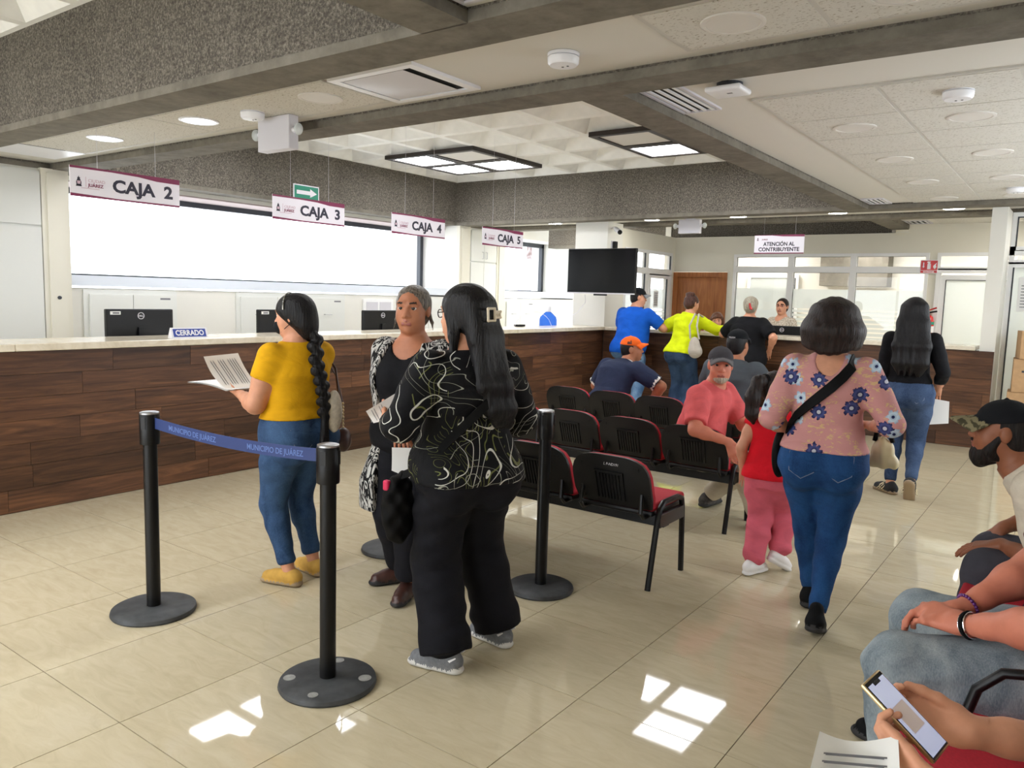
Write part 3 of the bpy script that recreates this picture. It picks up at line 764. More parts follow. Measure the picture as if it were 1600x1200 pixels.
added_office_lamp(-1.6, 12.5, 2.9, 'added flat panel lamp in the back office, door side'); added_office_lamp(.3, 12.4, 2.9, 'added flat panel lamp in the back office, middle'); added_office_lamp(2.2, 12.4, ZC, 'added flat panel lamp in the right back office')
added_office_lamp(3.4, 10.4, ZC, 'added flat panel lamp in the far right room'); added_office_lamp(-4.0, 10.6, 3.0, 'added flat panel lamp in the side room behind the television')
def downlight(x, y, lab, lit=False, tilt=0.0, r=.135, mat=None):
    t = thing('recessed_downlight', lab, 'downlight', (x, y, ZC - .014), 0, 'round recessed downlights')
    t.rotation_euler = (tilt, 0, 0)
    MB().lathe([(r, 0), (r, -.006), (r - .012, -.010), (r - .022, -.008), (r - .022, 0)], 32).build('trim_ring', M_PLASTW if lit else M_UNLIT, t, True)
    MB().cyl((0, 0, -.006), r - .02, .005, 32).build('diffuser', mat or (M_LITC if lit else M_UNLIT), t)
downlight(-3.22, 1.92, 'lit round downlight nearest the left wall', True)
downlight(-1.90, 1.925, 'lit round downlight second from the left wall', True)
downlight(-.61, 1.93, 'unlit round downlight left of the square air diffuser')
downlight(1.97, 1.965, 'large unlit downlight at the top of the picture')
downlight(2.62, 1.965, 'unlit downlight cut off by the top edge')
for k, y in enumerate((4.27, 5.60, 6.92, 8.24)):
    w = ('nearest', 'second', 'third', 'farthest')[k]
    downlight(1.93, y, 'unlit walkway downlight in the row beside the white strip, %s' % w)
    if k < 4: downlight(2.60, y, 'unlit walkway downlight in the second row, %s' % w)
downlight(2.35, 10.4, 'unlit downlight over the back right offices, near one'); downlight(2.35, 10.95, 'unlit downlight over the back right offices, far one')
for k, x in enumerate((-3.7, -2.0, -.7, .6, 1.9)): downlight(x, 9.25, 'added lit downlight over the back counter, ' + ('nearest the window', 'before the television column', 'left of the hanging sign', 'right of the hanging sign', 'nearest the white post')[k], True, mat=M_LITB)  # lit downlights added to brighten the back wall and counter
# square air diffuser
t = thing('air_diffuser', 'square white air diffuser with a dark slot in the strip ceiling', 'vent', (.05, 1.98, ZC - .004))
b = MB(); fr_ = .325
b.box(-fr_, fr_, -.285, -.24, -.014, .004); b.box(-fr_, fr_, .24, .285, -.014, .004); b.box(-fr_, -.27, -.24, .24, -.014, .004); b.box(.27, fr_, -.24, .24, -.014, .004)
b.build('diffuser_frame', M_PLASTW, t)
MB().box(-.27, .27, -.24, .24, -.003, .003).build('slot', M_DUCT, t)
MB().grid(lambda u, v: (-.26 + .47 * u, -.23 + .45 * v, -.012 - .02 * math.sin(math.pi * u) * math.sin(math.pi * v)), 8, 8).build('diffuser_plate', M_PLASTG, t, True)
t = thing('air_diffuser', 'white square ceiling panel at the far left corner', 'vent', (-4.5, 1.95, ZC - .004))
MB().box(-.3, .3, -.28, .28, -.008, .003).build('diffuser_plate', M_PLASTW, t); MB().box(.30, .33, -.28, .1, -.006, .003).build('slot', M_DUCT, t)
def slat_vent(lab, x0, x1, y0, y1):
    t = thing('slat_vent', lab, 'vent', ((x0 + x1) / 2, (y0 + y1) / 2, ZC)); w, l = (x1 - x0) / 2, (y1 - y0) / 2
    MB().box(-w, w, -l, l, -.002, .001).build('slot', M_DUCT, t)
    b = MB(); b.box(-w - .02, -w, -l - .02, l + .02, -.012, 0); b.box(w, w + .02, -l - .02, l + .02, -.012, 0); b.box(-w, w, -l - .02, -l, -.012, 0); b.box(-w, w, l, l + .02, -.012, 0)
    b.build('vent_frame', M_PLASTG, t)
    for k in range(4):
        c = -w + (k + .5) * 2 * w / 4; MB().box(c - .010, c + .010, -l, l, -.010, -.002).build('slat', M_PLASTW, t)
slat_vent('slatted air vent beside the second beam and the long beam', 1.13, 1.34, 2.68, 3.38)
slat_vent('slatted air vent at the far end of the white ceiling strip', 1.14, 1.34, 8.1, 8.56)
slat_vent('slatted air vent over the back right offices', 1.14, 1.40, 10.7, 11.1)
slat_vent('slatted air vent at the top edge above the near beam', 1.14, 1.62, .45, 1.2)
def smoke(x, y, lab):
    t = thing('smoke_detector', lab, 'smoke detector', (x, y, ZC - .003), 0, 'white ceiling smoke detectors')
    MB().lathe([(0, 0), (.078, 0), (.078, -.014), (0, -.014)], 28).build('mount_plate', M_PLASTW, t, True)
    MB().lathe([(.07, -.014), (.078, -.02), (.076, -.045), (.066, -.056), (0, -.058)], 28).build('housing', M_PLASTW, t, True)
    MB().cyl((.02, .01, -.0595), .006, .002, 10).cyl((-.01, .012, -.0595), .006, .002, 10).build('sensor_hole', M_GASKET, t)
smoke(-1.33, 1.96, 'smoke detector next to the emergency lamp on the strip ceiling')
smoke(1.11, 1.99, 'smoke detector at the top centre of the picture')
smoke(2.61, 3.60, 'smoke detector on the walkway ceiling, nearer one')
smoke(2.61, 7.7, 'smoke detector on the walkway ceiling at the right edge')
t = thing('wifi_router', 'flat white wireless router on the walkway ceiling', 'router', (1.60, 2.88, ZC))
MB().cyl((0, .02, -.03), .07, .03, 24).build('router_mount', M_GASKET, t)
MB().rbox(-.1, .1, -.09, .09, -.06, -.03, r=.012, seg=3).build('router_body', M_PLASTW, t, True)
MB().box(.0, .03, -.02, 0, -.0605, -.06).build('router_badge', M_INK, t)
def emergency(x, y, z, w, h, lab):
    t = thing('emergency_lamp', lab, 'emergency light', (x, y, z))
    MB().rbox(-w / 2, w / 2, -.04, .04, -h, 0, r=.006).build('lamp_box', M_PLASTG, t)
    MB().box(-w * .2, w * .2, -.03, .03, 0, ZC - z).build('lamp_bracket', M_PLASTW, t)
    for s in (-1, 1):
        MB().cyl((0, 0, 0), .02, .05, 14, M=Matrix.Translation((s * (w / 2), 0, -h * .45)) @ Matrix.Rotation(s * math.pi / 2, 4, 'Y')).build('lamp_arm', M_PLASTW, t, True)
        MB().ell((s * (w / 2 + .06), -.01, -h * .45), (.03, .03, .04)).build('lamp_head', glass('lamp lens', frost=.5), t, True)
emergency(-1.30, 2.14, 2.735, .34, .225, 'white twin-head emergency lamp hanging from the near strip ceiling')
emergency(-1.25, 8.93, 2.68, .31, .19, 'white twin-head emergency lamp over the back counter')

# ================================================================== TV AND SMALL THINGS
t = thing('television', 'large black flat television on the white column', 'television', (-2.27, 8.32, 1.95), .02)
MB().rbox(-.54, .54, -.02, .03, -.32, .31, r=.008).build('tv_case', M_BLACK, t)
MB().box(-.525, .525, -.022, -.02, -.295, .30).build('tv_screen', M_TV, t)
MB().box(-.54, .54, -.023, -.02, -.32, -.305).build('tv_bezel', M_PLASTG, t)
MB().rbox(-.1, .1, -.03, .01, -.345, -.32, r=.005).build('tv_foot', M_BLACK, t)
MB().box(-.3, -.1, .03, .06, -.15, .15).box(-.28, -.22, .06, .545, -.03, .03).build('wall_bracket', M_BLACKM, t)
t = thing('power_adapter', 'small black power adapter plugged in above the television', 'adapter', (-2.5, 9.02, 2.36))
MB().rbox(.012, .07, -.03, .03, -.05, .05, r=.006).build('adapter_body', M_BLACK, t); MB().box(0, .012, -.05, .05, -.06, .06).build('wall_plate', M_PLASTG, t)
t = thing('security_camera', 'small white bullet security camera on the column', 'camera', (-2.5, 8.98, 2.58))
Mc = Matrix.Translation((.14, -.08, -.02)) @ Matrix.Rotation(-.7, 4, 'Z') @ Matrix.Rotation(math.pi / 2 + .35, 4, 'Y')
MB().cyl((0, 0, -.07), .035, .16, 18, M=Mc).build('camera_body', M_PLASTW, t, True); MB().cyl((0, 0, .09), .034, .012, 18, M=Mc).build('lens', M_BLACK, t, True)
MB().tube([(0, 0, .02), (.06, -.03, .03), (.13, -.07, .0)], .012).build('camera_arm', M_PLASTW, t, True)
t = thing('water_jug', 'upturned blue water jug on a dispenser behind the counter', 'water jug', (-3.16, 8.35, 0.9))
MB().lathe([(.0, 0), (.12, 0), (.13, .03), (.13, .33), (.12, .37), (.07, .42), (.035, .45)], 28).build('jug_body', M_JUG, t, True)
MB().lathe([(.035, .44), (.04, .45), (.04, .52), (.03, .54), (0, .54)], 20).build('jug_cap', M_PLASTW, t, True)
MB().rbox(-.15, .15, -.15, .15, -.9, 0, r=.02).build('dispenser', M_PLASTW, t)
t = thing('power_cable', 'thin white cable trailing from the television to the counter', 'cable')
MB().tube([(-2.55, 8.36, 1.62), (-2.62, 8.5, 1.5), (-2.78, 8.55, 1.35), (-2.9, 8.52, 1.28), (-2.95, 8.45, 1.17)], .005, 6).build('cable', M_PLASTW, t, True)
t = thing('cable_coil', 'loose thin wire loop standing on the worktop', 'cable')
MB().tube([(-2.9, 7.15 + .9 * u, 1.16 + .2 * math.sin(math.pi * u) ** .6) for u in np.linspace(0, 1, 14)], .003, 5).build('wire', M_PLASTG, t, True)
MB().rbox(-2.95, -2.88, 7.2, 7.38, 1.157, 1.185, r=.008).build('plug', M_BLACK, t)
# fire extinguisher
t = thing('fire_extinguisher', 'red fire extinguisher mounted on the back wall', 'extinguisher', (1.45, 11.1, 1.02), 0)
MB().lathe([(0, 0), (.085, 0), (.09, .02), (.09, .36), (.07, .42), (.03, .45), (.03, .47), (0, .47)], 26).build('cylinder', M_REDP, t, True)
MB().cyl((0, 0, .2), .0915, .09, 26, cap=False).build('label_band', M_PLASTW, t, True); MB().cyl((0, 0, .31), .0915, .04, 26, cap=False).build('green_band', M_GREEN, t, True)
MB().tube([(-.02, 0, .47), (.12, -.02, .50)], .012).build('handle', M_BLACK, t); MB().tube([(-.02, 0, .50), (.11, -.02, .55)], .01).build('lever', M_REDP, t)
MB().tube([(0, 0, .48), (-.08, -.03, .48), (-.12, -.04, .40), (-.11, -.04, .2)], .013).build('hose', M_BLACK, t, True)
# cardboard boxes and a slipper on the far right
t = thing('cardboard_box', 'brown cardboard box at the bottom of the right hand stack', 'box', (2.95, 8.95, 0), .05)
MB().rbox(-.32, .32, -.2, .2, 0, .68, r=.004).build('carton', M_CARD, t)
MB().box(-.02, .1, -.2015, -.2, .12, .18).box(-.2, -.05, -.2015, -.2, .3, .32).build('carton_print', M_GASKET, t)
for k, (z, dx, dz_, lab) in enumerate(((.682, .03, .36, 'brown cardboard box in the middle of the right hand stack'), (1.044, .06, .30, 'brown cardboard box on top of the right hand stack'))):
    t = thing('cardboard_box', lab, 'box', (2.95 + dx, 8.95, z), .08 * (k + 1))
    MB().rbox(-.32, .32, -.2, .2, 0, dz_, r=.004).build('carton', M_CARD, t); MB().box(-.24, -.2, -.2015, -.2, dz_ * .6, dz_ * .66).box(.05, .2, -.2015, -.2, dz_ * .2, dz_ * .3).build('carton_print', M_GASKET, t)
t = thing('rubber_slipper', 'grey rubber slipper lying on the floor by the white post', 'slipper', (2.58, 9.25, .0), 1.2)
MB().rbox(-.04, .04, -.12, .12, 0, .02, r=.009, seg=3).build('sole', M_RUBBER, t, True)
MB().tube([(-.042, -.02, .015), (-.025, .03, .055), (.025, .03, .055), (.042, -.02, .015)], .012).build('strap', M_RUBBER, t, True)

# ================================================================== STANCHIONS AND BELTS
def stanchion(x, y, lab, R=.19):
    t = thing('queue_stanchion', lab, 'stanchion', (x, y, 0), 0, 'black belt stanchions')
    MB().lathe([(0, 0), (R, 0), (R + .004, .008), (R, .022), (R - .012, .028), (.06, .034), (0, .034)], 48).build('stanchion_base', M_RUBBER, t, True)
    MB().lathe([(.0, .03), (.032, .03), (.032, .83), (0, .83)], 24).build('pole', M_BLACKM, t, True)
    MB().lathe([(.0, .825), (.044, .825), (.045, .83), (.045, .965), (.042, .97), (0, .97)], 28).build('belt_head', M_BLACKM, t, True)
    MB().lathe([(.0, .969), (.043, .969), (.043, .976), (.034, .979), (0, .979)], 24).build('head_cap', M_STEEL, t, True)
    b = MB()
    for k in range(4):
        a = k * math.pi / 2 + .4; b.box(-.012, .012, .040, .0462, .90, .955, M=Matrix.Rotation(a, 4, 'Z'))
    b.build('belt_slot', M_BLACK, t)
    return t
s1 = stanchion(-.24, .60, 'black stanchion nearest the cashier counter on the left')
s2 = stanchion(.953, .66, 'black stanchion closest to the camera with worn spots on its base')
s3 = stanchion(1.03, 2.065, 'black stanchion standing before the red bench rows', .175)
s4 = stanchion(-.03, 2.0, 'black stanchion behind the two talking women', .18)
M_WORN = plain('pale worn rubber', (150, 150, 146), .7, var=.2, scale=40)
for a, r_, e in ((.6, .15, .026), (2.1, .14, .022), (3.9, .15, .024), (5.2, .15, .02)):
    MB().cyl((r_ * math.cos(a), r_ * math.sin(a), .0295), e, .002, 14).build('worn_spot', M_WORN, s2)
def belt(a, b_, lab, sag=.022, text=2):
    a, b_ = Vector(a), Vector(b_); d = (b_ - a); L = d.length; ang = math.atan2(d.y, d.x); L0 = L - .084
    t = thing('belt', lab, 'belt', (a.x, a.y, 0), ang)
    z = lambda x: .928 - sag * (1 - ((x - L / 2) / (L0 / 2)) ** 2)
    n = 16; xs = [.042 + L0 * k / n for k in range(n + 1)]; m_ = MB()
    for s, y in ((0, -.0012), (1, .0012)):
        for x in xs: pass
    vs = []; fs = []
    for x in xs: vs += [(x, -.0012, z(x) - .026), (x, -.0012, z(x) + .026), (x, .0012, z(x) + .026), (x, .0012, z(x) - .026)]
    for k in range(n):
        for q in range(4): fs.append((4 * k + q, 4 * k + (q + 1) % 4, 4 * k + 4 + (q + 1) % 4, 4 * k + 4 + q))
    m_._add(vs, fs, 0).build('webbing', M_BLUE, t)
    for k in range(text):
        me = text_mesh('MUNICIPIO DE JUÁREZ', .034, M_BELTINK, .0002, .0003, width=L0 / text * .62)
        x0 = .042 + L0 * (k + .2) / text
        for v in me.vertices:
            x = v.co.x + x0; v.co = Vector((x, -.0016 - v.co.z, z(x) - .012 + v.co.y))
        link('lettering', me, t)
belt((-.24, .60, 0), (.953, .66, 0), 'blue printed queue belt between the two front stanchions')
belt((-.03, 2.0, 0), (1.03, 2.065, 0), 'blue printed queue belt passing behind the talking women', .02)

# ================================================================== BENCH SEATING
def back_pt(u, v, w, z0, z1, lean, bulge):
    # u across -1..1, v up 0..1 ; rounded rectangle outline
    k = 1 - .16 * max(0, (v - .55) / .45) ** 3 - .06 * max(0, (.25 - v) / .25)
    x = u * w * k
    top = z0 + (z1 - z0) * v - .035 * abs(u) ** 4 * v
    return x, -lean * v + bulge * (u * u) - .012 * math.sin(math.pi * v), top
def seat_meshes():
    out = []
    w, z0, z1, lean = .242, .43, .72, .085
    def shell(y_off, thick, inset):
        b = MB(); n, m_ = 12, 8
        f = lambda u, v, o: (lambda p: (p[0], p[1] + o, p[2]))(back_pt((2 * u - 1), v, w - inset, z0 + inset * .6, z1 - inset * .6, lean, .02))
        b.grid(lambda u, v: f(u, v, y_off), n, m_); b.grid(lambda u, v: f(u, v, y_off + thick), n, m_)
        N = (n + 1) * (m_ + 1); idx = lambda i, j: i * (m_ + 1) + j
        ring = [idx(i, 0) for i in range(n + 1)] + [idx(n, j) for j in range(1, m_ + 1)] + [idx(i, m_) for i in range(n - 1, -1, -1)] + [idx(0, j) for j in range(m_ - 1, 0, -1)]
        for k in range(len(ring)):
            a, c = ring[k], ring[(k + 1) % len(ring)]; b.f.append((a, c, N + c, N + a)); b.mi.append(0)
        return b
    sh = shell(0, .018, 0).mesh('back_shell', M_BLACK, True)
    pad = shell(.018, .034, .004).mesh('back_pad', M_RED, True)
    g = MB()      # embossed ribbed panel on the rear of the shell
    def bp(x, v): return back_pt(x / w, v, w, z0, z1, lean, .02)
    def strip(x0, x1, v0, v1, d):
        c = [bp(x0, v0), bp(x1, v0), bp(x1, v1), bp(x0, v1)]
        vs = [(p[0], p[1] - d, p[2]) for p in c] + [(p[0], p[1] + .004, p[2]) for p in c]
        g._add(vs, [(0, 1, 2, 3), (0, 1, 5, 4), (1, 2, 6, 5), (2, 3, 7, 6), (3, 0, 4, 7)], 0)
    for x0, x1, v0, v1, d in ((-.09, .09, .66, .69, .011), (-.09, -.08, .12, .66, .011), (.08, .09, .12, .66, .011)): strip(x0, x1, v0, v1, d)
    for k in range(7): strip(-.066 + k * .02, -.056 + k * .02, .12, .63, .009)
    for x0, x1, v0, v1 in ((-.19, -.182, .08, .84), (.182, .19, .08, .84), (-.19, .19, .84, .86)): strip(x0, x1, v0, v1, .003)
    rib = g.mesh('rib_panel', M_BLACK)
    cush = MB().rbox(-.23, .23, .035, .455, .415, .458, r=.02, seg=3).mesh('cushion', M_RED, True)
    pan = MB().rbox(-.225, .225, .03, .45, .388, .42, r=.012, seg=2).mesh('seat_pan', M_BLACK, True)
    br = [MB().tube([(s * .19, .12, .39), (s * .19, .0, .385), (s * .19, -.035, .42), (s * .185, -.02, .52)], .012, 8).mesh('back_bracket', M_BLACKM, True) for s in (-1, 1)]
    return sh, pad, rib, cush, pan, br
SEAT = seat_meshes()
def bench(lab, x, y, rz, n, pitch, legs=True, arms=False, label_txt=True):
    """row of n seats, first seat centre at local x=0 going +x, facing local +y, rear foot at local y=-.02"""
    t = thing('bench_row', lab, 'bench', (x, y, 0), rz)
    x0, x1 = -.25, (n - 1) * pitch + .25
    MB().box(x0 + .02, x1 - .02, .18, .25, .30, .375).build('beam', M_BLACKM, t)
    for k in range(n):
        s = link('seat', SEAT[4], t, (k * pitch, 0, 0)); link('cushion', SEAT[3], s)
        bk = link('backrest', SEAT[0], t, (k * pitch, .0, 0)); link('back_pad', SEAT[1], bk); link('rib_panel', SEAT[2], bk); [link('back_bracket', q, bk) for q in SEAT[5]]
        if label_txt and k == n - 1:
            me = text_mesh('L P-ND191', .02, M_PLASTG, .0002); Mx = Matrix.Translation((-.02, -.092, .668)) @ Matrix.Rotation(math.radians(73), 4, 'X'); me.transform(Mx); link('marking', me, bk)
    if legs:
        for xe in (x0, x1):
            b = MB(); b.tube([(xe, -.03, .0), (xe, .05, .36), (xe, .075, .43), (xe, .12, .46), (xe, .30, .46), (xe, .36, .44), (xe, .375, .38), (xe, .40, .0)], .017, 8)
            b.build('leg_frame', M_BLACKM, t, True); MB().box(xe - .015, xe + .015, .06, .375, .33, .40).build('end_plate', M_BLACKM, t)
    if arms:
        for k in arms:
            xe = (k - .5) * pitch
            MB().tube([(xe, .02, .40), (xe, .0, .60), (xe, .05, .65), (xe, .16, .655), (xe, .23, .64), (xe, .285, .58), (xe, .33, .40)], .014, 10).build('armrest', M_BLACKM, t, True)
bench('black and red bench row nearest the camera with all seats empty', .22, 2.45, 0, 3, .51)
bench('second black and red bench row where the man in salmon sits', -.33, 3.74, 0, 4, .50)
bench('third black and red bench row where the man in orange cap sits', -.68, 5.05, 0, 5, .48)
bench('red bench row along the right edge where three people sit', 3.42, .18, math.pi / 2, 5, .53, True, (2,))
# ================================================================== PEOPLE: distance-field modelling
def V(*a): return np.array(a, float)
def nrm(v): v = np.asarray(v, float); return v / (np.linalg.norm(v) + 1e-9)
def rotz(a): c, s = math.cos(a), math.sin(a); return np.array([[c, -s, 0], [s, c, 0], [0, 0, 1.0]])
def rotx(a): c, s = math.cos(a), math.sin(a); return np.array([[1.0, 0, 0], [0, c, -s], [0, s, c]])
def roty(a): c, s = math.cos(a), math.sin(a); return np.array([[c, 0, s], [0, 1.0, 0], [-s, 0, c]])

class Field:
    """smooth union of simple solids, meshed with surface nets"""
    def __init__(s): s.ops = []
    def _op(s, fn, lo, hi, k, mat, mode='u'): s.ops.append((fn, np.asarray(lo, float), np.asarray(hi, float), k, mat, mode)); return s
    def cap(s, a, b, ra, rb=None, k=.02, mat=0, flat=False, sq=None, flat0=False):
        a = np.asarray(a, float); b = np.asarray(b, float); rb = ra if rb is None else rb
        ba = b - a; L2 = float(ba @ ba) + 1e-12; un = ba / math.sqrt(L2)
        ax, fac = (nrm(sq[0]), sq[1]) if sq else (None, 1)
        def fn(x, y, z):
            px, py, pz = x - a[0], y - a[1], z - a[2]
            dt = px * ba[0] + py * ba[1] + pz * ba[2]; t = np.clip(dt / L2, 0, 1)
            qx, qy, qz = px - t * ba[0], py - t * ba[1], pz - t * ba[2]
            q2 = qx * qx + qy * qy + qz * qz
            if ax is not None:
                c = qx * ax[0] + qy * ax[1] + qz * ax[2]; q2 = q2 + (fac * fac - 1) * c * c
            d = np.sqrt(q2) - (ra + (rb - ra) * t)
            if flat: d = np.maximum(d, (dt - L2) * (1 / math.sqrt(L2)))
            if flat0: d = np.maximum(d, -dt * (1 / math.sqrt(L2)))
            return d
        r = max(ra, rb) * (1 / min(1, fac) if sq else 1)
        return s._op(fn, np.minimum(a, b) - r, np.maximum(a, b) + r, k, mat)
    def chain(s, pts, rs, k=.015, mat=0, sq=None):
        for i in range(len(pts) - 1): s.cap(pts[i], pts[i + 1], rs[i], rs[i + 1], k, mat, sq=sq)
        return s
    def ell(s, c, r, k=.02, mat=0, R=None, mode='u'):
        c = np.asarray(c, float); r = np.asarray(r, float); R_ = np.eye(3) if R is None else R; m_ = r.min()
        def fn(x, y, z):
            px, py, pz = x - c[0], y - c[1], z - c[2]
            u = (px * R_[0, 0] + py * R_[1, 0] + pz * R_[2, 0]) / r[0]; v = (px * R_[0, 1] + py * R_[1, 1] + pz * R_[2, 1]) / r[1]; w = (px * R_[0, 2] + py * R_[1, 2] + pz * R_[2, 2]) / r[2]
            return (np.sqrt(u * u + v * v + w * w) - 1) * m_
        e = np.abs(R_) @ r
        return s._op(fn, c - e, c + e, k, mat, mode)
    def loft(s, R, o, st, k=.02, mat=0, z0=None, z1=None, e=0.0, pw=2.3):
        st = np.asarray(st, float); o = np.asarray(o, float)
        z0 = st[0, 0] if z0 is None else z0; z1 = st[-1, 0] if z1 is None else z1
        def fn(x, y, z):
            px, py, pz = x - o[0], y - o[1], z - o[2]
            u = px * R[0, 0] + py * R[1, 0] + pz * R[2, 0]; v = px * R[0, 1] + py * R[1, 1] + pz * R[2, 1]; w = px * R[0, 2] + py * R[1, 2] + pz * R[2, 2]
            W = np.interp(w, st[:, 0], st[:, 1]).astype(np.float32) + e; D = np.interp(w, st[:, 0], st[:, 2]).astype(np.float32) + e; cy = np.interp(w, st[:, 0], st[:, 3]).astype(np.float32)
            q = (np.abs(u / W) ** pw + np.abs((v - cy) / D) ** pw) ** (1 / pw)
            d = (q - 1) * np.minimum(W, D)
            return np.maximum(np.maximum(d, w - z1), z0 - w)
        m_ = max(st[:, 1].max(), st[:, 2].max() + np.abs(st[:, 3]).max()) + abs(e) + .02
        cs = np.array([o + R @ V(a, b, c) for a in (-m_, m_) for b in (-m_, m_) for c in (z0, z1)])
        return s._op(fn, cs.min(0), cs.max(0), k, mat)
    def cut(s, c, n, k=.004):
        """remove everything on the +n side of the plane through c"""
        c = np.asarray(c, float); n = nrm(n)
        return s._op(lambda x, y, z: (x - c[0]) * n[0] + (y - c[1]) * n[1] + (z - c[2]) * n[2], [-9] * 3, [9] * 3, k, None, 'i')
    def fold(s, amp, freq=34, dirv=(0, 0, 1), warp=2.0, lo=None, hi=None):
        d_ = nrm(dirv)
        def fn(x, y, z):
            t = x * d_[0] + y * d_[1] + z * d_[2]
            return amp * np.sin(freq * t + warp * np.sin(9 * x + 5 * z) + warp * np.sin(7 * y - 4 * z + 1.3)) * (.6 + .4 * np.sin(13 * x - 11 * y + 6 * z))
        return s._op(fn, [-9] * 3 if lo is None else lo, [9] * 3 if hi is None else hi, 0, None, 'd')
    def mesh(s, res, lo=None, hi=None, smooth=1):
        us = [o for o in s.ops if o[5] == 'u']
        if lo is None: lo = np.min([o[1] for o in us], 0) - 2 * res; hi = np.max([o[2] for o in us], 0) + 2 * res
        lo = np.asarray(lo, float); hi = np.asarray(hi, float)
        n = np.maximum(4, np.ceil((hi - lo) / res).astype(int) + 1)
        gx = [(lo[i] + res * np.arange(n[i])).astype(np.float32) for i in range(3)]
        D = np.full(n, .3, np.float32); I = np.zeros(n, np.int8)
        for fn, a, b, k, mat, mode in s.ops:
            pad = k + 2.5 * res if mode in 'us' else (.03 if mode == 'd' else 0)
            i0 = np.clip(np.floor((a - pad - lo) / res).astype(int), 0, n - 1); i1 = np.clip(np.ceil((b + pad - lo) / res).astype(int) + 1, 0, n)
            if np.any(i1 <= i0): continue
            sl = tuple(slice(i0[i], i1[i]) for i in range(3))
            X = gx[0][sl[0]][:, None, None]; Y_ = gx[1][sl[1]][None, :, None]; Z = gx[2][sl[2]][None, None, :]
            d = fn(X, Y_, Z); o = D[sl]
            if mode == 'u':
                if mat is not None: Ii = I[sl]; Ii[d < o] = mat
                if k > 0:
                    h = np.maximum(k - np.abs(o - d), 0) / k; D[sl] = np.minimum(o, d) - h * h * (k * .25)
                else: D[sl] = np.minimum(o, d)
            elif mode == 's':      # subtract
                if k > 0:
                    h = np.maximum(k - np.abs(o + d), 0) / k; D[sl] = np.maximum(o, -d) + h * h * (k * .25)
                else: D[sl] = np.maximum(o, -d)
            elif mode == 'i': D[sl] = np.maximum(o, d)
            elif mode == 'd': D[sl] = o + np.broadcast_to(d, o.shape)
        return surface_nets(D, I, lo, res, smooth)

CORN = np.array([(i, j, k) for i in (0, 1) for j in (0, 1) for k in (0, 1)])
EDG = [(a, b) for a in range(8) for b in range(a + 1, 8) if np.abs(CORN[a] - CORN[b]).sum() == 1]
def surface_nets(D, I, lo, res, smooth):
    S = D < 0
    n = np.array(D.shape) - 1
    cnt = np.zeros(n, np.int8)
    for c in CORN: cnt += S[c[0]:c[0] + n[0], c[1]:c[1] + n[1], c[2]:c[2] + n[2]]
    act = np.argwhere((cnt > 0) & (cnt < 8))
    if len(act) == 0: return np.zeros((0, 3)), np.zeros((0, 4), int), np.zeros(0, int)
    idm = np.full(n, -1, np.int32); idm[act[:, 0], act[:, 1], act[:, 2]] = np.arange(len(act))
    vals = np.stack([D[act[:, 0] + c[0], act[:, 1] + c[1], act[:, 2] + c[2]] for c in CORN], 1)
    acc = np.zeros((len(act), 3)); num = np.zeros(len(act))
    for a, b in EDG:
        va, vb = vals[:, a], vals[:, b]; msk = (va < 0) != (vb < 0)
        t = va / np.where(msk, va - vb, 1); p = CORN[a] + t[:, None] * (CORN[b] - CORN[a])
        acc[msk] += p[msk]; num[msk] += 1
    P = lo + res * (act + acc / num[:, None])
    best = np.argmin(np.abs(vals), 1); cc = CORN[best]
    vm = I[act[:, 0] + cc[:, 0], act[:, 1] + cc[:, 1], act[:, 2] + cc[:, 2]].astype(int)
    F = []
    for ax in range(3):
        o1, o2 = [(1, 2), (2, 0), (0, 1)][ax]
        sl0 = [slice(1, -1)] * 3; sl0[ax] = slice(0, -1); sl1 = [slice(1, -1)] * 3; sl1[ax] = slice(1, None)
        A, B = S[tuple(sl0)], S[tuple(sl1)]
        e = np.argwhere(A != B)
        if not len(e): continue
        g = e.copy(); g[:, o1] += 1; g[:, o2] += 1
        flip = A[e[:, 0], e[:, 1], e[:, 2]]
        q = []
        for d1, d2 in ((-1, -1), (0, -1), (0, 0), (-1, 0)):
            c = g.copy(); c[:, o1] += d1; c[:, o2] += d2; q.append(idm[c[:, 0], c[:, 1], c[:, 2]])
        q = np.stack(q, 1); q[~flip] = q[~flip][:, ::-1]
        F.append(q[(q >= 0).all(1)])
    F = np.concatenate(F) if F else np.zeros((0, 4), int)
    for _ in range(smooth):
        a = np.concatenate([F[:, [0, 1]], F[:, [1, 2]], F[:, [2, 3]], F[:, [3, 0]]])
        sm = np.zeros_like(P); c = np.zeros(len(P))
        for q in (0, 1, 2): sm[:, q] = np.bincount(a[:, 0], P[a[:, 1], q], len(P)) + np.bincount(a[:, 1], P[a[:, 0], q], len(P))
        c = np.bincount(a[:, 0], minlength=len(P)) + np.bincount(a[:, 1], minlength=len(P))
        P = np.where(c[:, None] > 0, .5 * P + .5 * sm / np.maximum(c, 1)[:, None], P)
    return P, F, vm[F[:, 0]] if len(F) else np.zeros(0, int)

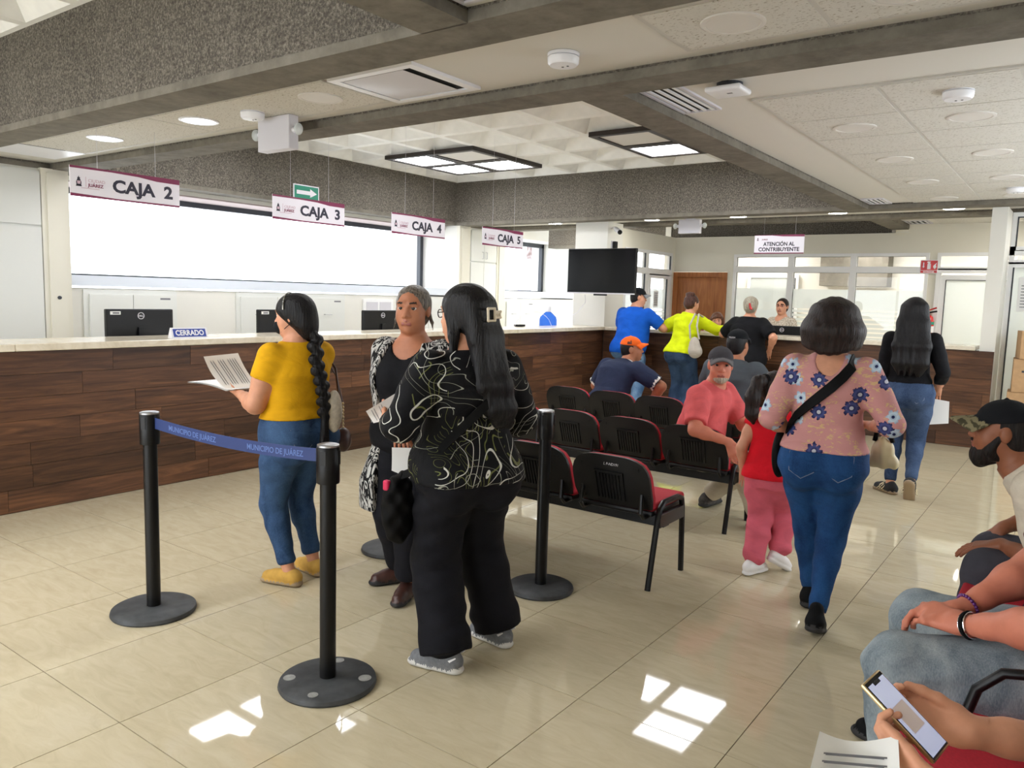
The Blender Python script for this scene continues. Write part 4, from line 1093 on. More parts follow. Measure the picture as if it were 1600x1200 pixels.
def np_mesh(name, parts, mats):
    """parts: list of (verts, quads, mat ids)"""
    vs, fs, ms, o = [], [], [], 0
    for v, f, mi in parts:
        if len(f) == 0: continue
        vs.append(v); fs.append(np.asarray(f) + o); ms.append(mi); o += len(v)
    v = np.concatenate(vs); f = np.concatenate(fs); mi = np.concatenate(ms)
    used = np.zeros(len(v), bool); used[f.ravel()] = True; new = np.cumsum(used) - 1; v = v[used]; f = new[f]
    me = bpy.data.meshes.new(name); me.vertices.add(len(v)); me.vertices.foreach_set('co', v.astype(np.float32).ravel())
    me.loops.add(4 * len(f)); me.loops.foreach_set('vertex_index', f.astype(np.int32).ravel())
    me.polygons.add(len(f)); me.polygons.foreach_set('loop_start', np.arange(0, 4 * len(f), 4, dtype=np.int32))
    me.polygons.foreach_set('loop_total', np.full(len(f), 4, np.int32))
    me.polygons.foreach_set('material_index', mi.astype(np.int32)); me.polygons.foreach_set('use_smooth', np.ones(len(f), bool))
    for m_ in mats: me.materials.append(m_)
    me.update(calc_edges=True); me.validate()
    return me

# ---- cloth and skin materials
def skin(name, rgb, red=0.1):
    t = NT(name); c = lin(rgb); n = t.noise(t.co(), 26, 4, .6); n2 = t.noise(t.co(), 7, 2)
    base = t.ramp(n, [(0.3, tuple(v * .9 for v in c[:3])), (0.7, tuple(min(1, v * 1.06) for v in c[:3]))])
    t.col(t.mix(t.math('MULTIPLY', n2, red * 2), base, (c[0] * 1.05, c[1] * .72, c[2] * .66, 1)))
    t.b.inputs['Subsurface Weight'].default_value = 0.0
    t.bump(n, .08, .003)
    return t.set(Roughness=.5, Specular_IOR_Level=.35)
def cloth(name, rgb, var=.12, rough=.85, bump=.25, wr=7.0):
    t = NT(name); c = lin(rgb); f = t.noise(t.co(), 240, 2); w = t.noise(t.co('Object', (1, 1, 1.6)), wr, 4, .55, .8)
    t.col(t.ramp(w, [(0.3, tuple(v * (1 - var) for v in c[:3])), (0.7, tuple(min(1, v * (1 + var)) for v in c[:3]))]))
    h = t.math('ADD', t.math('MULTIPLY', w, 1.0), t.math('MULTIPLY', f, .12)); t.bump(h, bump, .03)
    return t.set(Roughness=rough, Specular_IOR_Level=.2)
def denim(name, dark, light, fade=.5):
    t = NT(name); f = t.noise(t.co('Object', (1, 1, .3)), 300, 2); w = t.noise(t.co('Object', (1, 1, .55)), 6, 4, .6, .6); cr = t.noise(t.co('Object', (1, 1, 3)), 9, 3, .5, 1.2)
    c = t.ramp(w, [(.35, lin(dark)), (.35 + fade * .6, lin(light))])
    t.col(t.mix(.25, c, t.ramp(f, [(.35, lin(dark)), (.65, lin(light))])))
    t.bump(t.math('ADD', t.math('MULTIPLY', f, .1), cr), .3, .02)
    return t.set(Roughness=.85, Specular_IOR_Level=.2)
def hairmat(name, rgb, rgb2=None, rough=.38):
    t = NT(name); c = lin(rgb); c2 = lin(rgb2 or tuple(min(255, v * 1.7 + 10) for v in rgb))
    n = t.noise(t.co('Object', (1, 1, .07)), 130, 3, .6, .4)
    t.col(t.ramp(n, [(.35, c), (.75, c2)])); t.bump(n, .7, .008)
    return t.set(Roughness=rough, Specular_IOR_Level=.3)
SK_TAN = skin('light tan skin', (206, 150, 120)); SK_BRN = skin('brown skin', (176, 118, 88)); SK_DRK = skin('deep brown skin', (140, 88, 62)); SK_RED = skin('ruddy skin', (198, 128, 104), .25)
M_LIP = plain('lip', (150, 84, 76), .45); M_EYEW = plain('eye white', (220, 212, 206), .2); M_IRIS = plain('dark iris', (34, 22, 16), .15)
H_BLK = hairmat('black hair', (7, 6, 8), (20, 17, 20), .45); H_BRN = hairmat('dark brown hair', (20, 14, 12), (46, 29, 23), .5); H_GREY = hairmat('grey streaked hair', (56, 48, 43), (150, 139, 126)); H_GREYB = hairmat('ash grey hair', (120, 112, 98), (200, 190, 170)); H_BRD = hairmat('black beard', (14, 11, 10), (36, 28, 25), .6)

def ik(a, t, l1, l2, pole):
    a = np.asarray(a, float); t = np.asarray(t, float); d = t - a; L = np.linalg.norm(d); Lm = (l1 + l2) * .999
    if L > Lm: t = a + d * (Lm / L); d = t - a; L = Lm
    u = d / L; x = (l1 * l1 - l2 * l2 + L * L) / (2 * L); h = math.sqrt(max(0, l1 * l1 - x * x))
    p = np.asarray(pole, float); p = nrm(p - u * (p @ u)); return a + u * x + p * h, t

class Person:
    """local frame: +y forward, +x the person's right, z up, origin on the floor"""
    def __init__(s, label, loc, face, H=1.62, sex='f', skin=SK_TAN, fat=1.0, zp=None, hsz=1.0, nk=.008, lean=0.0, twist=0.0, side=0.0, head_yaw=0.0, head_pitch=0.0, off=(0, 0), res=.011, hres=.0045, hunch=0.0, hips=1.0, sh=1.0, belly=0.0, bust=1.0, z=0.0):
        s.H = H; s.sex = sex; s.fat = fat; s.skin = skin; s.res = res; s.hres = hres; s.label = label
        s.rz = math.atan2(-face[0], face[1]); s.loc = loc
        s.root = thing('person', label, 'person', (loc[0], loc[1], z), s.rz)
        zp = .529 * H if zp is None else zp
        s.pel = V(off[0], off[1], zp); s.T = .310 * H
        s.R = rotz(twist) @ roty(side) @ rotx(-lean)
        f = fat * H / 1.62; w = s.T; m_ = sex == 'm'
        hw = (.168 if not m_ else .158) * hips; 
        st = [(-.20, .70 * hw, .085, -.01), (-.10, .98 * hw, .112, -.012), (.0, 1.03 * hw, .118, -.012), (.15, .98 * hw, .112 + belly * .5, belly * .3), (.32, .142 if not m_ else .150, .100 + belly, belly * .6), (.50, .142 if not m_ else .155, .100 + belly * .6, belly * .4 - hunch * .5), (.68, .152 if not m_ else .168, .108, -hunch), (.82, (.150 if not m_ else .175) * sh, .100, -hunch * .9), (.93, (.125 if not m_ else .150) * sh, .082, -hunch * .6), (1.02, .075, .062, -hunch * .3), (1.08, .05, .05, 0)]
        s.st = np.array([(a * w, b * f, c * f, d) for a, b, c, d in st])
        s.neck = s.tp(0, -hunch * .2, 1.02 * w)
        shw = (.158 if not m_ else .185) * sh * (H / 1.62) * (.85 + .15 * fat)
        s.shj = {sd: s.tp(sg * shw, -hunch * .6, .875 * w) for sd, sg in (('R', 1), ('L', -1))}
        s.hip = {sd: s.pel + rotz(0) @ V(sg * .088 * hips * H / 1.62, 0, -.02) for sd, sg in (('R', 1), ('L', -1))}
        s.hs = (.142 * H if H > 1.3 else .17 * H) / .23 * hsz
        s.Rh = rotz(twist) @ rotz(head_yaw) @ rotx(head_pitch)
        s.hc = s.neck + nrm(s.R @ V(0, 0, 1) + V(0, .12, 1.2)) * (.155 * s.hs - nk) + s.Rh @ V(0, .012, 0) * s.hs
        s.arms = {}; s.legs = {}; s.mats = [skin, M_LIP, H_BLK, M_EYEW, M_IRIS]
        s.body = Field(); s.boxes = []; s.extra = []
        s.faces()
    def tp(s, x, y, z): return s.pel + s.R @ V(x, y, z)
    def hp(s, x, y, z): return s.hc + s.Rh @ (V(x, y, z) * s.hs)
    # ---------------- body
    def torso(s, F, e=0.0, z0=None, z1=None, k=.03, mat=0, flare=0.0, st=None):
        st = s.st if st is None else st
        if flare:
            st = st.copy(); zz = st[:, 0] / s.T; ad = flare * np.clip(.45 - zz, 0, 1); st[:, 1] += ad; st[:, 2] += ad
        F.loft(s.R, s.pel, st, k, mat, z0, z1, e)
    def faces(s):
        B, h, q = s.body, s.hp, s.hs; m_ = s.sex == 'm'
        nk = (.058 if m_ else .050) * q * (.9 + .1 * s.fat)
        s.torso(B)
        B.cap(s.neck + s.R @ V(0, 0, -.03), s.hc + s.Rh @ V(0, -.018, -.05) * q, nk * 1.12, nk, .03)
        R = s.Rh
        def E(c, r, k=.02, mat=0, mode='u', RR=None): B.ell(h(*c), V(*r) * q, k * q, mat, R if RR is None else RR, mode)
        j = 1.12 if m_ else 1.0; fc = .92 + .08 * min(1.3, s.fat)
        E((0, -.014, .036), (.073, .091, .078)); E((0, .02, -.018), (.061 * fc, .07, .086), .03)
        E((0, .036, -.072), (.047 * j * fc, .044, .036), .03); E((0, .062, -.094), (.02 * j, .02, .017), .02)
        for sg in (-1, 1):
            E((sg * .036, .046, -.03), (.026 * fc, .028, .03), .025)
            E((sg * .075, -.012, -.004), (.010, .020, .032), .008)
            B.cap(h(sg * .014, .081, .030), h(sg * .044, .068, .031), .012 * q, .010 * q, .012 * q)
        B.cap(h(0, .078, .018), h(0, .098, -.022), .0095 * q, .012 * q, .012 * q); E((0, .101, -.026), (.011, .012, .010), .008)
        for sg in (-1, 1): E((sg * .0135, .089, -.029), (.0095, .011, .008), .006)
        for sg in (-1, 1): E((sg * .031, .095, .009), (.0175, .021, .0105), .007, None, 's')
        E((0, .080, -.056), (.026, .014, .016), .012)
        B.cap(h(-.023, .0845, -.0545), h(0, .0925, -.0525), .0050 * q, .0062 * q, .002 * q, 1); B.cap(h(.023, .0845, -.0545), h(0, .0925, -.0525), .0050 * q, .0062 * q, .002 * q, 1); B.cap(h(-.018, .0875, -.0650), h(.018, .0875, -.0650), .0075 * q, None, .002 * q, 1)
        for sg in (-1, 1):   # eyebrows and lids
            B.cap(h(sg * .016, .0905, .030), h(sg * .034, .0875, .035), .0042 * q, .0040 * q, .002, 2); B.cap(h(sg * .034, .0875, .035), h(sg * .050, .075, .030), .0040 * q, .0025 * q, .002, 2)
            B.cap(h(sg * .017, .0800, .0165), h(sg * .031, .0815, .0180), .0042 * q, .0045 * q, .003); B.cap(h(sg * .031, .0815, .0180), h(sg * .046, .0735, .0145), .0045 * q, .0040 * q, .003); B.cap(h(sg * .020, .0785, .0015), h(sg * .042, .0745, .0020), .0038 * q, None, .004)
            s.eyeball(h(sg * .031, .0700, .0090), .0142 * q)
    def eyeball(s, c, r):
        n, m_ = 14, 14; vs = []; fs = []; ms = []
        for j in range(m_ + 1):
            t = math.pi * j / m_
            for k in range(n):
                a = 2 * math.pi * k / n; vs.append(c + s.Rh @ V(math.sin(t) * math.cos(a), math.cos(t), math.sin(t) * math.sin(a)) * r)
        for j in range(m_):
            for k in range(n):
                l = (k + 1) % n; fs.append((j * n + k, j * n + l, (j + 1) * n + l, (j + 1) * n + k)); ms.append(4 if j < 3 else 3)
        s.extra.append((np.array(vs), np.array(fs), np.array(ms)))
    def arm(s, sd, hand, pole=None, hdir=None, palm=None, curl=.5, spread=.12, thumb=.5, td=None, rad=1.0):
        a = s.shj[sd]; H = s.H; l1, l2 = .172 * H, .152 * H; sg = 1 if sd == 'R' else -1
        el, wr = ik(a, hand, l1, l2, V(sg * .5, -.6, -.5) if pole is None else pole)
        f = (.75 + .25 * s.fat) * H / 1.62 * rad; m_ = 1.08 if s.sex == 'm' else 1
        ra = [.056 * f * m_, .052 * f * m_, .043 * f * m_, .041 * f * m_, .031 * H / 1.62, .027 * H / 1.62]
        mid = (a + el) / 2; m2 = el + (wr - el) * .3; m3 = el + (wr - el) * .72
        pts = [a, mid, el, m2, m3, wr]; s.arms[sd] = (pts, ra)
        s.body.chain(pts, ra, .02)
        d = nrm(wr - el) if hdir is None else nrm(hdir)
        n = V(0, 0, -1) if palm is None else np.asarray(palm, float)
        n = nrm(n - d * (n @ d)); t = np.cross(n, d) * (-1 if sd == 'R' else 1)
        k = H / 1.62 * (1.06 if s.sex == 'm' else .98); B = s.body
        pc = wr + d * .045 * k
        B.cap(wr, wr + d * .02 * k, .026 * k, .028 * k, .012, sq=(n, 1.25))
        for off in (-.027, -.009, .009, .027):
            B.cap(wr + d * .012 * k + t * off * .7 * k, wr + d * .085 * k + t * off * k, .0145 * k, .0125 * k, .010 * k)
        fl_ = [.070, .079, .073, .058]; fr_ = [.0085, .0088, .0083, .0073]
        hi_ = []
        for i, off in enumerate((.029, .0098, -.0098, -.0285)):
            cu = (curl if not isinstance(curl, (list, tuple)) else curl[i]); p = wr + d * (.088 - .006 * (i == 3)) * k + t * off * k
            sp = spread * (1.5 - i) / 1.5; ang = cu * .55
            for q, (lf, r_) in enumerate(((.45, 1), (.31, .92), (.24, .84))):
                dd = nrm((d * math.cos(ang) + n * math.sin(ang)) + t * sp * math.cos(ang)); p2 = p + dd * fl_[i] * lf * k
                B.cap(p, p2, fr_[i] * r_ * k, fr_[i] * (r_ - .08) * k, .0035 * k if q else .006 * k); p = p2; ang += cu * .75; hi_.append(p)
        p = wr + d * .022 * k + t * .026 * k + n * .004 * k; dd = nrm(d * .75 + t * (.75 - .35 * thumb) + n * (.35 + .3 * thumb))
        if td: dd = nrm(d * td[0] + t * td[1] + n * td[2])
        B.cap(wr + d * .012 * k + t * .012 * k, p, .014 * k, .0135 * k, .012 * k)
        for lf, r_ in ((.036, .0125), (.03, .0105), (.024, .0092)):
            p2 = p + dd * lf * k; B.cap(p, p2, r_ * k, r_ * .9 * k, .006 * k); p = p2; dd = nrm(dd + d * .28 - t * .22 * thumb); hi_.append(p)
        al = np.array([wr, wr + d * .09 * k] + hi_); s.boxes.append((al.min(0) - .03 * k, al.max(0) + .03 * k, s.hres * .85))
        return dict(wr=wr, d=d, n=n, t=t, grip=wr + d * .085 * k + n * .022 * k, el=el)
    def leg(s, sd, foot, toe=0.0, pole=(0, 1, 0), tpitch=0.0):
        """foot = ankle point; toe = yaw of the foot, tpitch>0 lifts the heel"""
        H = s.H; a = s.hip[sd]; l1, l2 = .245 * H, .245 * H
        kn, an = ik(a, foot, l1, l2, pole); f = (.72 + .28 * s.fat) * H / 1.62 * s.hipsf()
        ra = [.098 * f, .088 * f, .062 * f, .055 * f, .036 * f, .033 * H / 1.62]
        pts = [a, a + (kn - a) * .35, kn, kn + (an - kn) * .3, kn + (an - kn) * .8, an]
        R = rotz(toe) @ rotx(-tpitch); s.legs[sd] = (pts, ra, R)
        s.body.chain(pts, ra, .03)
        ft = .245 * H / 1.62 * (1.08 if s.sex == 'm' else 1)
        q = H / 1.62; s.body.cap(an, an + R @ V(0, -.025, -.03) * q, .028 * q, .027 * q, .02 * q); s.body.cap(an + R @ V(0, -.025, -.03) * q, an + R @ V(0, ft * .5, -.046 * q), .027 * q, .020 * q, .02 * q, sq=(R @ V(0, 0, 1), 1.4))
    def hipsf(s): return 1.0
    bp = None
    def bust(s, r=.062, y=.085, x=.07, z=.68, F=None, e=0.0, mat=0, dz=1.0):
        if F is None: s.bp = (r, y, x, z)
        elif s.bp: r, y, x, z = s.bp
        for sg in (-1, 1): (F or s.body).ell(s.tp(sg * x, y, z * s.T), V(r, r * .85, r * dz) + e, .045, mat, s.R)
    def butt(s, F, r=.1, e=0.0, y=-.07, x=.078, z=-.03):
        f = s.fat * s.H / 1.62
        for sg in (-1, 1): F.ell(s.pel + rotz(0) @ V(sg * x * f, y * f, z), V(r * .85, r * .8, r) * f + e, .05, 0)
    # ---------------- clothes
    def put(s, name, F, mats, res=None, smooth=1, lo=None, hi=None):
        p = F.mesh(res or s.res * .85, lo, hi, smooth)
        return link(name, np_mesh(name, [p], mats if isinstance(mats, list) else [mats]), s.root)
    def shirt(s, mat, name='shirt', e=.014, hem=-.12, sleeve=.45, flare=.02, neck=.07, ndrop=.0, fold=.0025, bust=0, loose=1.0, collar=None, sl_e=.014, vback=0.0, res=None, top=1.04, mats=None, belly=None, extra=None, cuff=None):
        F = Field(); T = s.T
        s.torso(F, e, hem * T, top * T, .03, 0, flare)
        if s.bp: s.bust(F=F, e=e)
        if s.butt_on: s.butt(F, s.butt_on, e)
        if belly: F.ell(s.tp(0, belly[0], belly[1] * T), V(*belly[2]), .06, 0, s.R)
        for sd in s.arms:
            pts, ra = s.arms[sd]; pts = [np.asarray(p) for p in pts]
            tot = [0.0]
            for i in range(1, len(pts)): tot.append(tot[-1] + np.linalg.norm(pts[i] - pts[i - 1]))
            L = sleeve * tot[-1]
            for i in range(1, len(pts)):
                if tot[i - 1] >= L: break
                fr_ = min(1.0, (L - tot[i - 1]) / (tot[i] - tot[i - 1])); end = pts[i - 1] + (pts[i] - pts[i - 1]) * fr_; r1 = ra[i - 1] + (ra[i] - ra[i - 1]) * fr_
                last = fr_ < 1 or i == len(pts) - 1
                F.cap(pts[i - 1], end, ra[i - 1] + sl_e * loose, r1 + sl_e * loose, .03 if i == 1 else .012, 0, flat=last)
                if last and cuff is not None: F.cap(end - nrm(pts[i] - pts[i - 1]) * .014, end, r1 + sl_e * loose + .007, None, 0, cuff, flat=True, flat0=True)
        if extra: extra(F)
        if fold:
            F.fold(fold, 30, s.R @ V(.25, 0, 1), 2.2); F.fold(fold * .8, 55, s.R @ V(-.5, .2, 1), 1.5)
        F.ell(s.neck + s.R @ V(0, .03 - vback * .3, .03 - ndrop * .4), V(neck, neck * 1.0 + ndrop * .25, .05 + ndrop), .012, None, s.R, 's')
        if vback: F.ell(s.neck + s.R @ V(0, -.07, .03 - vback * .35), V(.06, .06, .03 + vback), .01, None, s.R, 's')
        F.cut(s.tp(0, 0, hem * T), s.R @ V(0, 0, -1))
        if collar is not None:
            for t in np.linspace(0, 2 * math.pi, 17)[:-1]:
                cr = .074 * s.hs; c = s.neck + s.R @ V(cr * math.sin(t), .012 + cr * .95 * math.cos(t), .014 - .022 * max(0, math.cos(t))); t2 = t + .4
                c2 = s.neck + s.R @ V(cr * math.sin(t2), .012 + cr * .95 * math.cos(t2), .014 - .022 * max(0, math.cos(t2)))
                F.cap(c, c2, .017, .017, .004, collar, sq=(s.R @ V(math.sin(t), math.cos(t), 0), 1.5))
        return s.put(name, F, mats or [mat, mat], res)
    butt_on = 0
    def trousers(s, mat, name='trousers', e=.012, waist=.12, wide=0.0, butt=.1, fold=.002, length=.96, cuff=0.0, res=None, mats=None, cone=0.0):
        F = Field(); T = s.T; st = s.st.copy(); s.butt_on = butt
        F.loft(s.R if abs(s.R[2, 2]) > .9 else rotz(0), s.pel, st, .03, 0, -.2 * T, waist * T, e)
        if butt: s.butt(F, butt, e * .8)
        for sd in s.legs:
            pts, ra, R = s.legs[sd]; pts = [np.asarray(p) for p in pts]; n = len(pts)
            tot = np.concatenate([[0], np.cumsum([np.linalg.norm(pts[i + 1] - pts[i]) for i in range(n - 1)])]); L = tot[-1] * length
            for i in range(1, n):
                if tot[i - 1] >= L: break
                fr_ = min(1, (L - tot[i - 1]) / (tot[i] - tot[i - 1])); end = pts[i - 1] + (pts[i] - pts[i - 1]) * fr_
                w0 = wide * tot[i - 1] / tot[-1] ; w1 = wide * (tot[i - 1] + fr_ * (tot[i] - tot[i - 1])) / tot[-1]
                r0_, r1_ = ra[i - 1] + e + w0, ra[i - 1] + (ra[i] - ra[i - 1]) * fr_ + e + w1
                F.cap(pts[i - 1], end, r0_, r1_, .035 if i < 3 else .02, 0, flat=(fr_ < 1 or i == n - 1))
                if cuff and (fr_ < 1 or i == n - 1): F.cap(end - nrm(end - pts[i - 1]) * .05, end, r1_ + cuff, r1_ + cuff * .6, .02, 0, flat=True)
        if fold:
            F.fold(fold, 42, (.3, .2, 1), 2.0); F.fold(fold * .7, 80, (-.4, .3, 1), 1.4)
        return s.put(name, F, mats or [mat], res)
    def shoes(s, mat, sole, name='shoe', heel=.02, mats=None, stripe=None, ht=.075, res=.006, width=1.0):
        H = s.H; ft = .245 * H / 1.62 * (1.08 if s.sex == 'm' else 1); k = H / 1.62 * width
        for sd in s.legs:
            pts, ra, R = s.legs[sd]; an = pts[-1]; F = Field(); P = lambda x, y, z: an + R @ V(x * k, y, z)
            zs = -.078 * H / 1.62; up = R @ V(0, 0, 1)
            F.cap(P(0, -.035, zs + .045), P(0, ft * .56, zs + .035), .040 * k, .036 * k, .02, 0, sq=(up, 1.15)); F.cap(P(0, -.03, zs + .05), P(0, -.02, zs + ht), .036 * k, .034 * k, .03, 0)
            F.cap(P(0, .0, zs + .055), P(0, ft * .35, zs + .045), .037 * k, .033 * k, .03, 0)
            F.cap(P(0, -.04, zs + .016), P(0, ft * .60, zs + .016), .043 * k, .040 * k, .006, 1, sq=(up, 2.2))
            F.cap(P(0, ft * .3, zs + .016), P(0, ft * .55, zs + .016), .046 * k, .042 * k, .01, 1, sq=(up, 2.4))
            F.cut(P(0, 0, zs), -up)
            if stripe is not None:
                for y in (.03, .055, .08): F.cap(P(-.06, y, zs + .03), P(-.02, y - .03, zs + .085), .005, None, 0, 2); F.cap(P(.06, y, zs + .03), P(.02, y - .03, zs + .085), .005, None, 0, 2)
            s.put(name, F, [mat, sole] + ([stripe] if stripe is not None else []), res)
    # ---------------- heads
    def hair_cap(s, F, e=.010, front=.045, low=-.03, back=-.10, top=0.0, kf=.01, vol=(1, 1, 1)):
        """scalp hair: shell over the cranium with the face cut away"""
        R, q = s.Rh, s.hs
        F.ell(s.hp(0, -.018, .034 + top * .5), V((.075 + e) * vol[0], (.090 + e) * vol[1], (.078 + e + top) * vol[2]) * q, .01, 0, R)
        F.ell(s.hp(0, -.045, -.02), V(.066 + e, .058 + e, .075) * q, .03, 0, R)
        F.ell(s.hp(0, .085, front - .095), V(.068, .085, .092) * q, .012 * q, None, R, 's')
    def capmesh(s, mat, brim_mat=None, back=False, brim=1.0, logo=None, tilt=0.0, brim_yaw=0.0, mats=None):
        F = Field(); R, q = s.Rh, s.hs; Rb = R @ rotz(brim_yaw) @ rotx(tilt); h = lambda x, y, z: s.hc + Rb @ (V(x, y, z) * q)
        F.ell(h(0, -.012, .046), V(.084, .102, .082) * q, .01, 0, Rb)
        F.cut(h(0, 0, .040), Rb @ V(0, -.10, -1))
        F.ell(h(0, -.012, .036), V(.077, .095, .075) * q, 0, None, Rb, 's')
        for i in np.linspace(-4.3, 4.3, 19):
            x = i * .0155; y0 = .072 - abs(i) * .004; F.cap(h(x, y0, .054 - .0012 * i * i), h(x * 1.0, y0 + .078 * brim - .0028 * i * i, .046 - .0022 * i * i), .0105 * q, .009 * q, .012 * q, 1, sq=(Rb @ V(0, .1, 1), 1.5))
        F.ell(h(0, -.012, .129), V(.008, .008, .006) * q, .003, 0, Rb)
        if logo: logo(F, h, q)
        return s.put('cap', F, mats or [mat, brim_mat or mat], .004)
    def glasses(s, mat):
        h = s.hp; b = MB()
        for sg in (-1, 1):
            ring = [h(sg * .032 + .021 * math.cos(a), .097 - .006 * abs(math.cos(a)) , .008 + .016 * math.sin(a)) for a in np.linspace(0, 2 * math.pi, 17)[:-1]]
            b.tube(ring, .0022, 6, closed=True); b.tube([h(sg * .053, .092, .012), h(sg * .074, .04, .014), h(sg * .078, -.02, .008)], .0022, 6)
        b.tube([h(-.012, .1, .010), h(.012, .1, .010)], .0022, 6)
        o = b.build('glasses', mat, s.root, True)
        for sg in (-1, 1):
            g = MB(); ring = [h(sg * .032 + .020 * math.cos(a), .0965 - .006 * abs(math.cos(a)), .008 + .015 * math.sin(a)) for a in np.linspace(0, 2 * math.pi, 17)[:-1]]
            g._add(ring, [tuple(range(16))], 0); g.build('lens', M_GLASS, o)
    def back(s, x, z, e=.02):
        st = s.st; W = np.interp(z, st[:, 0], st[:, 1]) + e; D = np.interp(z, st[:, 0], st[:, 2]) + e; cy = np.interp(z, st[:, 0], st[:, 3])
        return s.tp(x, cy - D * max(.05, 1 - min(.98, abs(x / W)) ** 2.3) ** (1 / 2.3), z)
    def strap(s, t, pts, w, mat, e=.02, name='strap', th=.004):
        """flat band over the back; pts in torso (x, z/T), or 3-vectors taken as they are"""
        q = []
        for a in pts: q.append(s.back(a[0], a[1] * s.T, e) if len(a) == 2 else np.asarray(a, float))
        W = s.root.matrix_basis; vs = []
        for i, c in enumerate(q):
            d = nrm(q[min(i + 1, len(q) - 1)] - q[max(i - 1, 0)]); ax = s.pel + s.R @ V(0, 0, 1) * ((c - s.pel) @ (s.R @ V(0, 0, 1))) - s.R @ V(0, 0, .05)
            nn = nrm(c - ax); sd = nrm(np.cross(d, nn)); nn = nrm(np.cross(sd, d))
            vs += [W @ Vector(c + sd * w + nn * th), W @ Vector(c - sd * w + nn * th), W @ Vector(c - sd * w - nn * th), W @ Vector(c + sd * w - nn * th)]
        mb = MB(); mb._add(vs, [(4 * i + a, 4 * i + (a + 1) % 4, 4 * i + 4 + (a + 1) % 4, 4 * i + 4 + a) for i in range(len(q) - 1) for a in range(4)], 0)
        return mb.build(name, mat, t, True)
    def pockets(s, r, e, mat, w=.115, h=.12, zt=.04):
        f = s.fat * s.H / 1.62; rx, ry, rz = r * .85 * f + e, r * .8 * f + e, r * f + e
        for sg in (-1, 1):
            cx, cy, cz = sg * .078 * f, -.07 * f, -.03; pts = []
            for x, z in ((-.5, 0), (.5, .01), (.46, -.72), (.0, -1), (-.46, -.72)):
                X, Z = cx + x * w, zt + z * h; q = 1 - ((X - cx) / rx) ** 2 - ((Z - cz) / rz) ** 2
                pts.append(V(X, cy - ry * math.sqrt(max(.1, q)) - .001, Z) + s.pel)
            full = []
            for i in range(5):
                a, b_ = pts[i], pts[(i + 1) % 5]; full += [tuple(a + (b_ - a) * t) for t in (0, .33, .66)]
            MB().tube(full, .0022, 5, closed=True).build('pocket_stitching', mat, s.root, True)
    def finish(s, hair_col=None, head=None):
        if hair_col is not None: s.mats[2] = hair_col
        B = s.body; q = s.hs
        hb = (s.hc - .155 * q, s.hc + .15 * q, head or s.hres); boxes = [hb] + s.boxes
        parts = [B.mesh(s.res, smooth=1)]
        v, f, mi = parts[0]
        if len(f):
            c = v[f].mean(1); keep = np.ones(len(f), bool)
            for lo, hi, r in boxes: keep &= ~np.all((c > lo + s.res * 1.2) & (c < hi - s.res * 1.2), 1)
            parts[0] = (v, f[keep], mi[keep])
        for i, (lo, hi, r) in enumerate(boxes):
            p = B.mesh(r, lo, hi, 1); parts.append(p)
        o = link('body', np_mesh('body', parts + s.extra, s.mats), s.root)
        return o
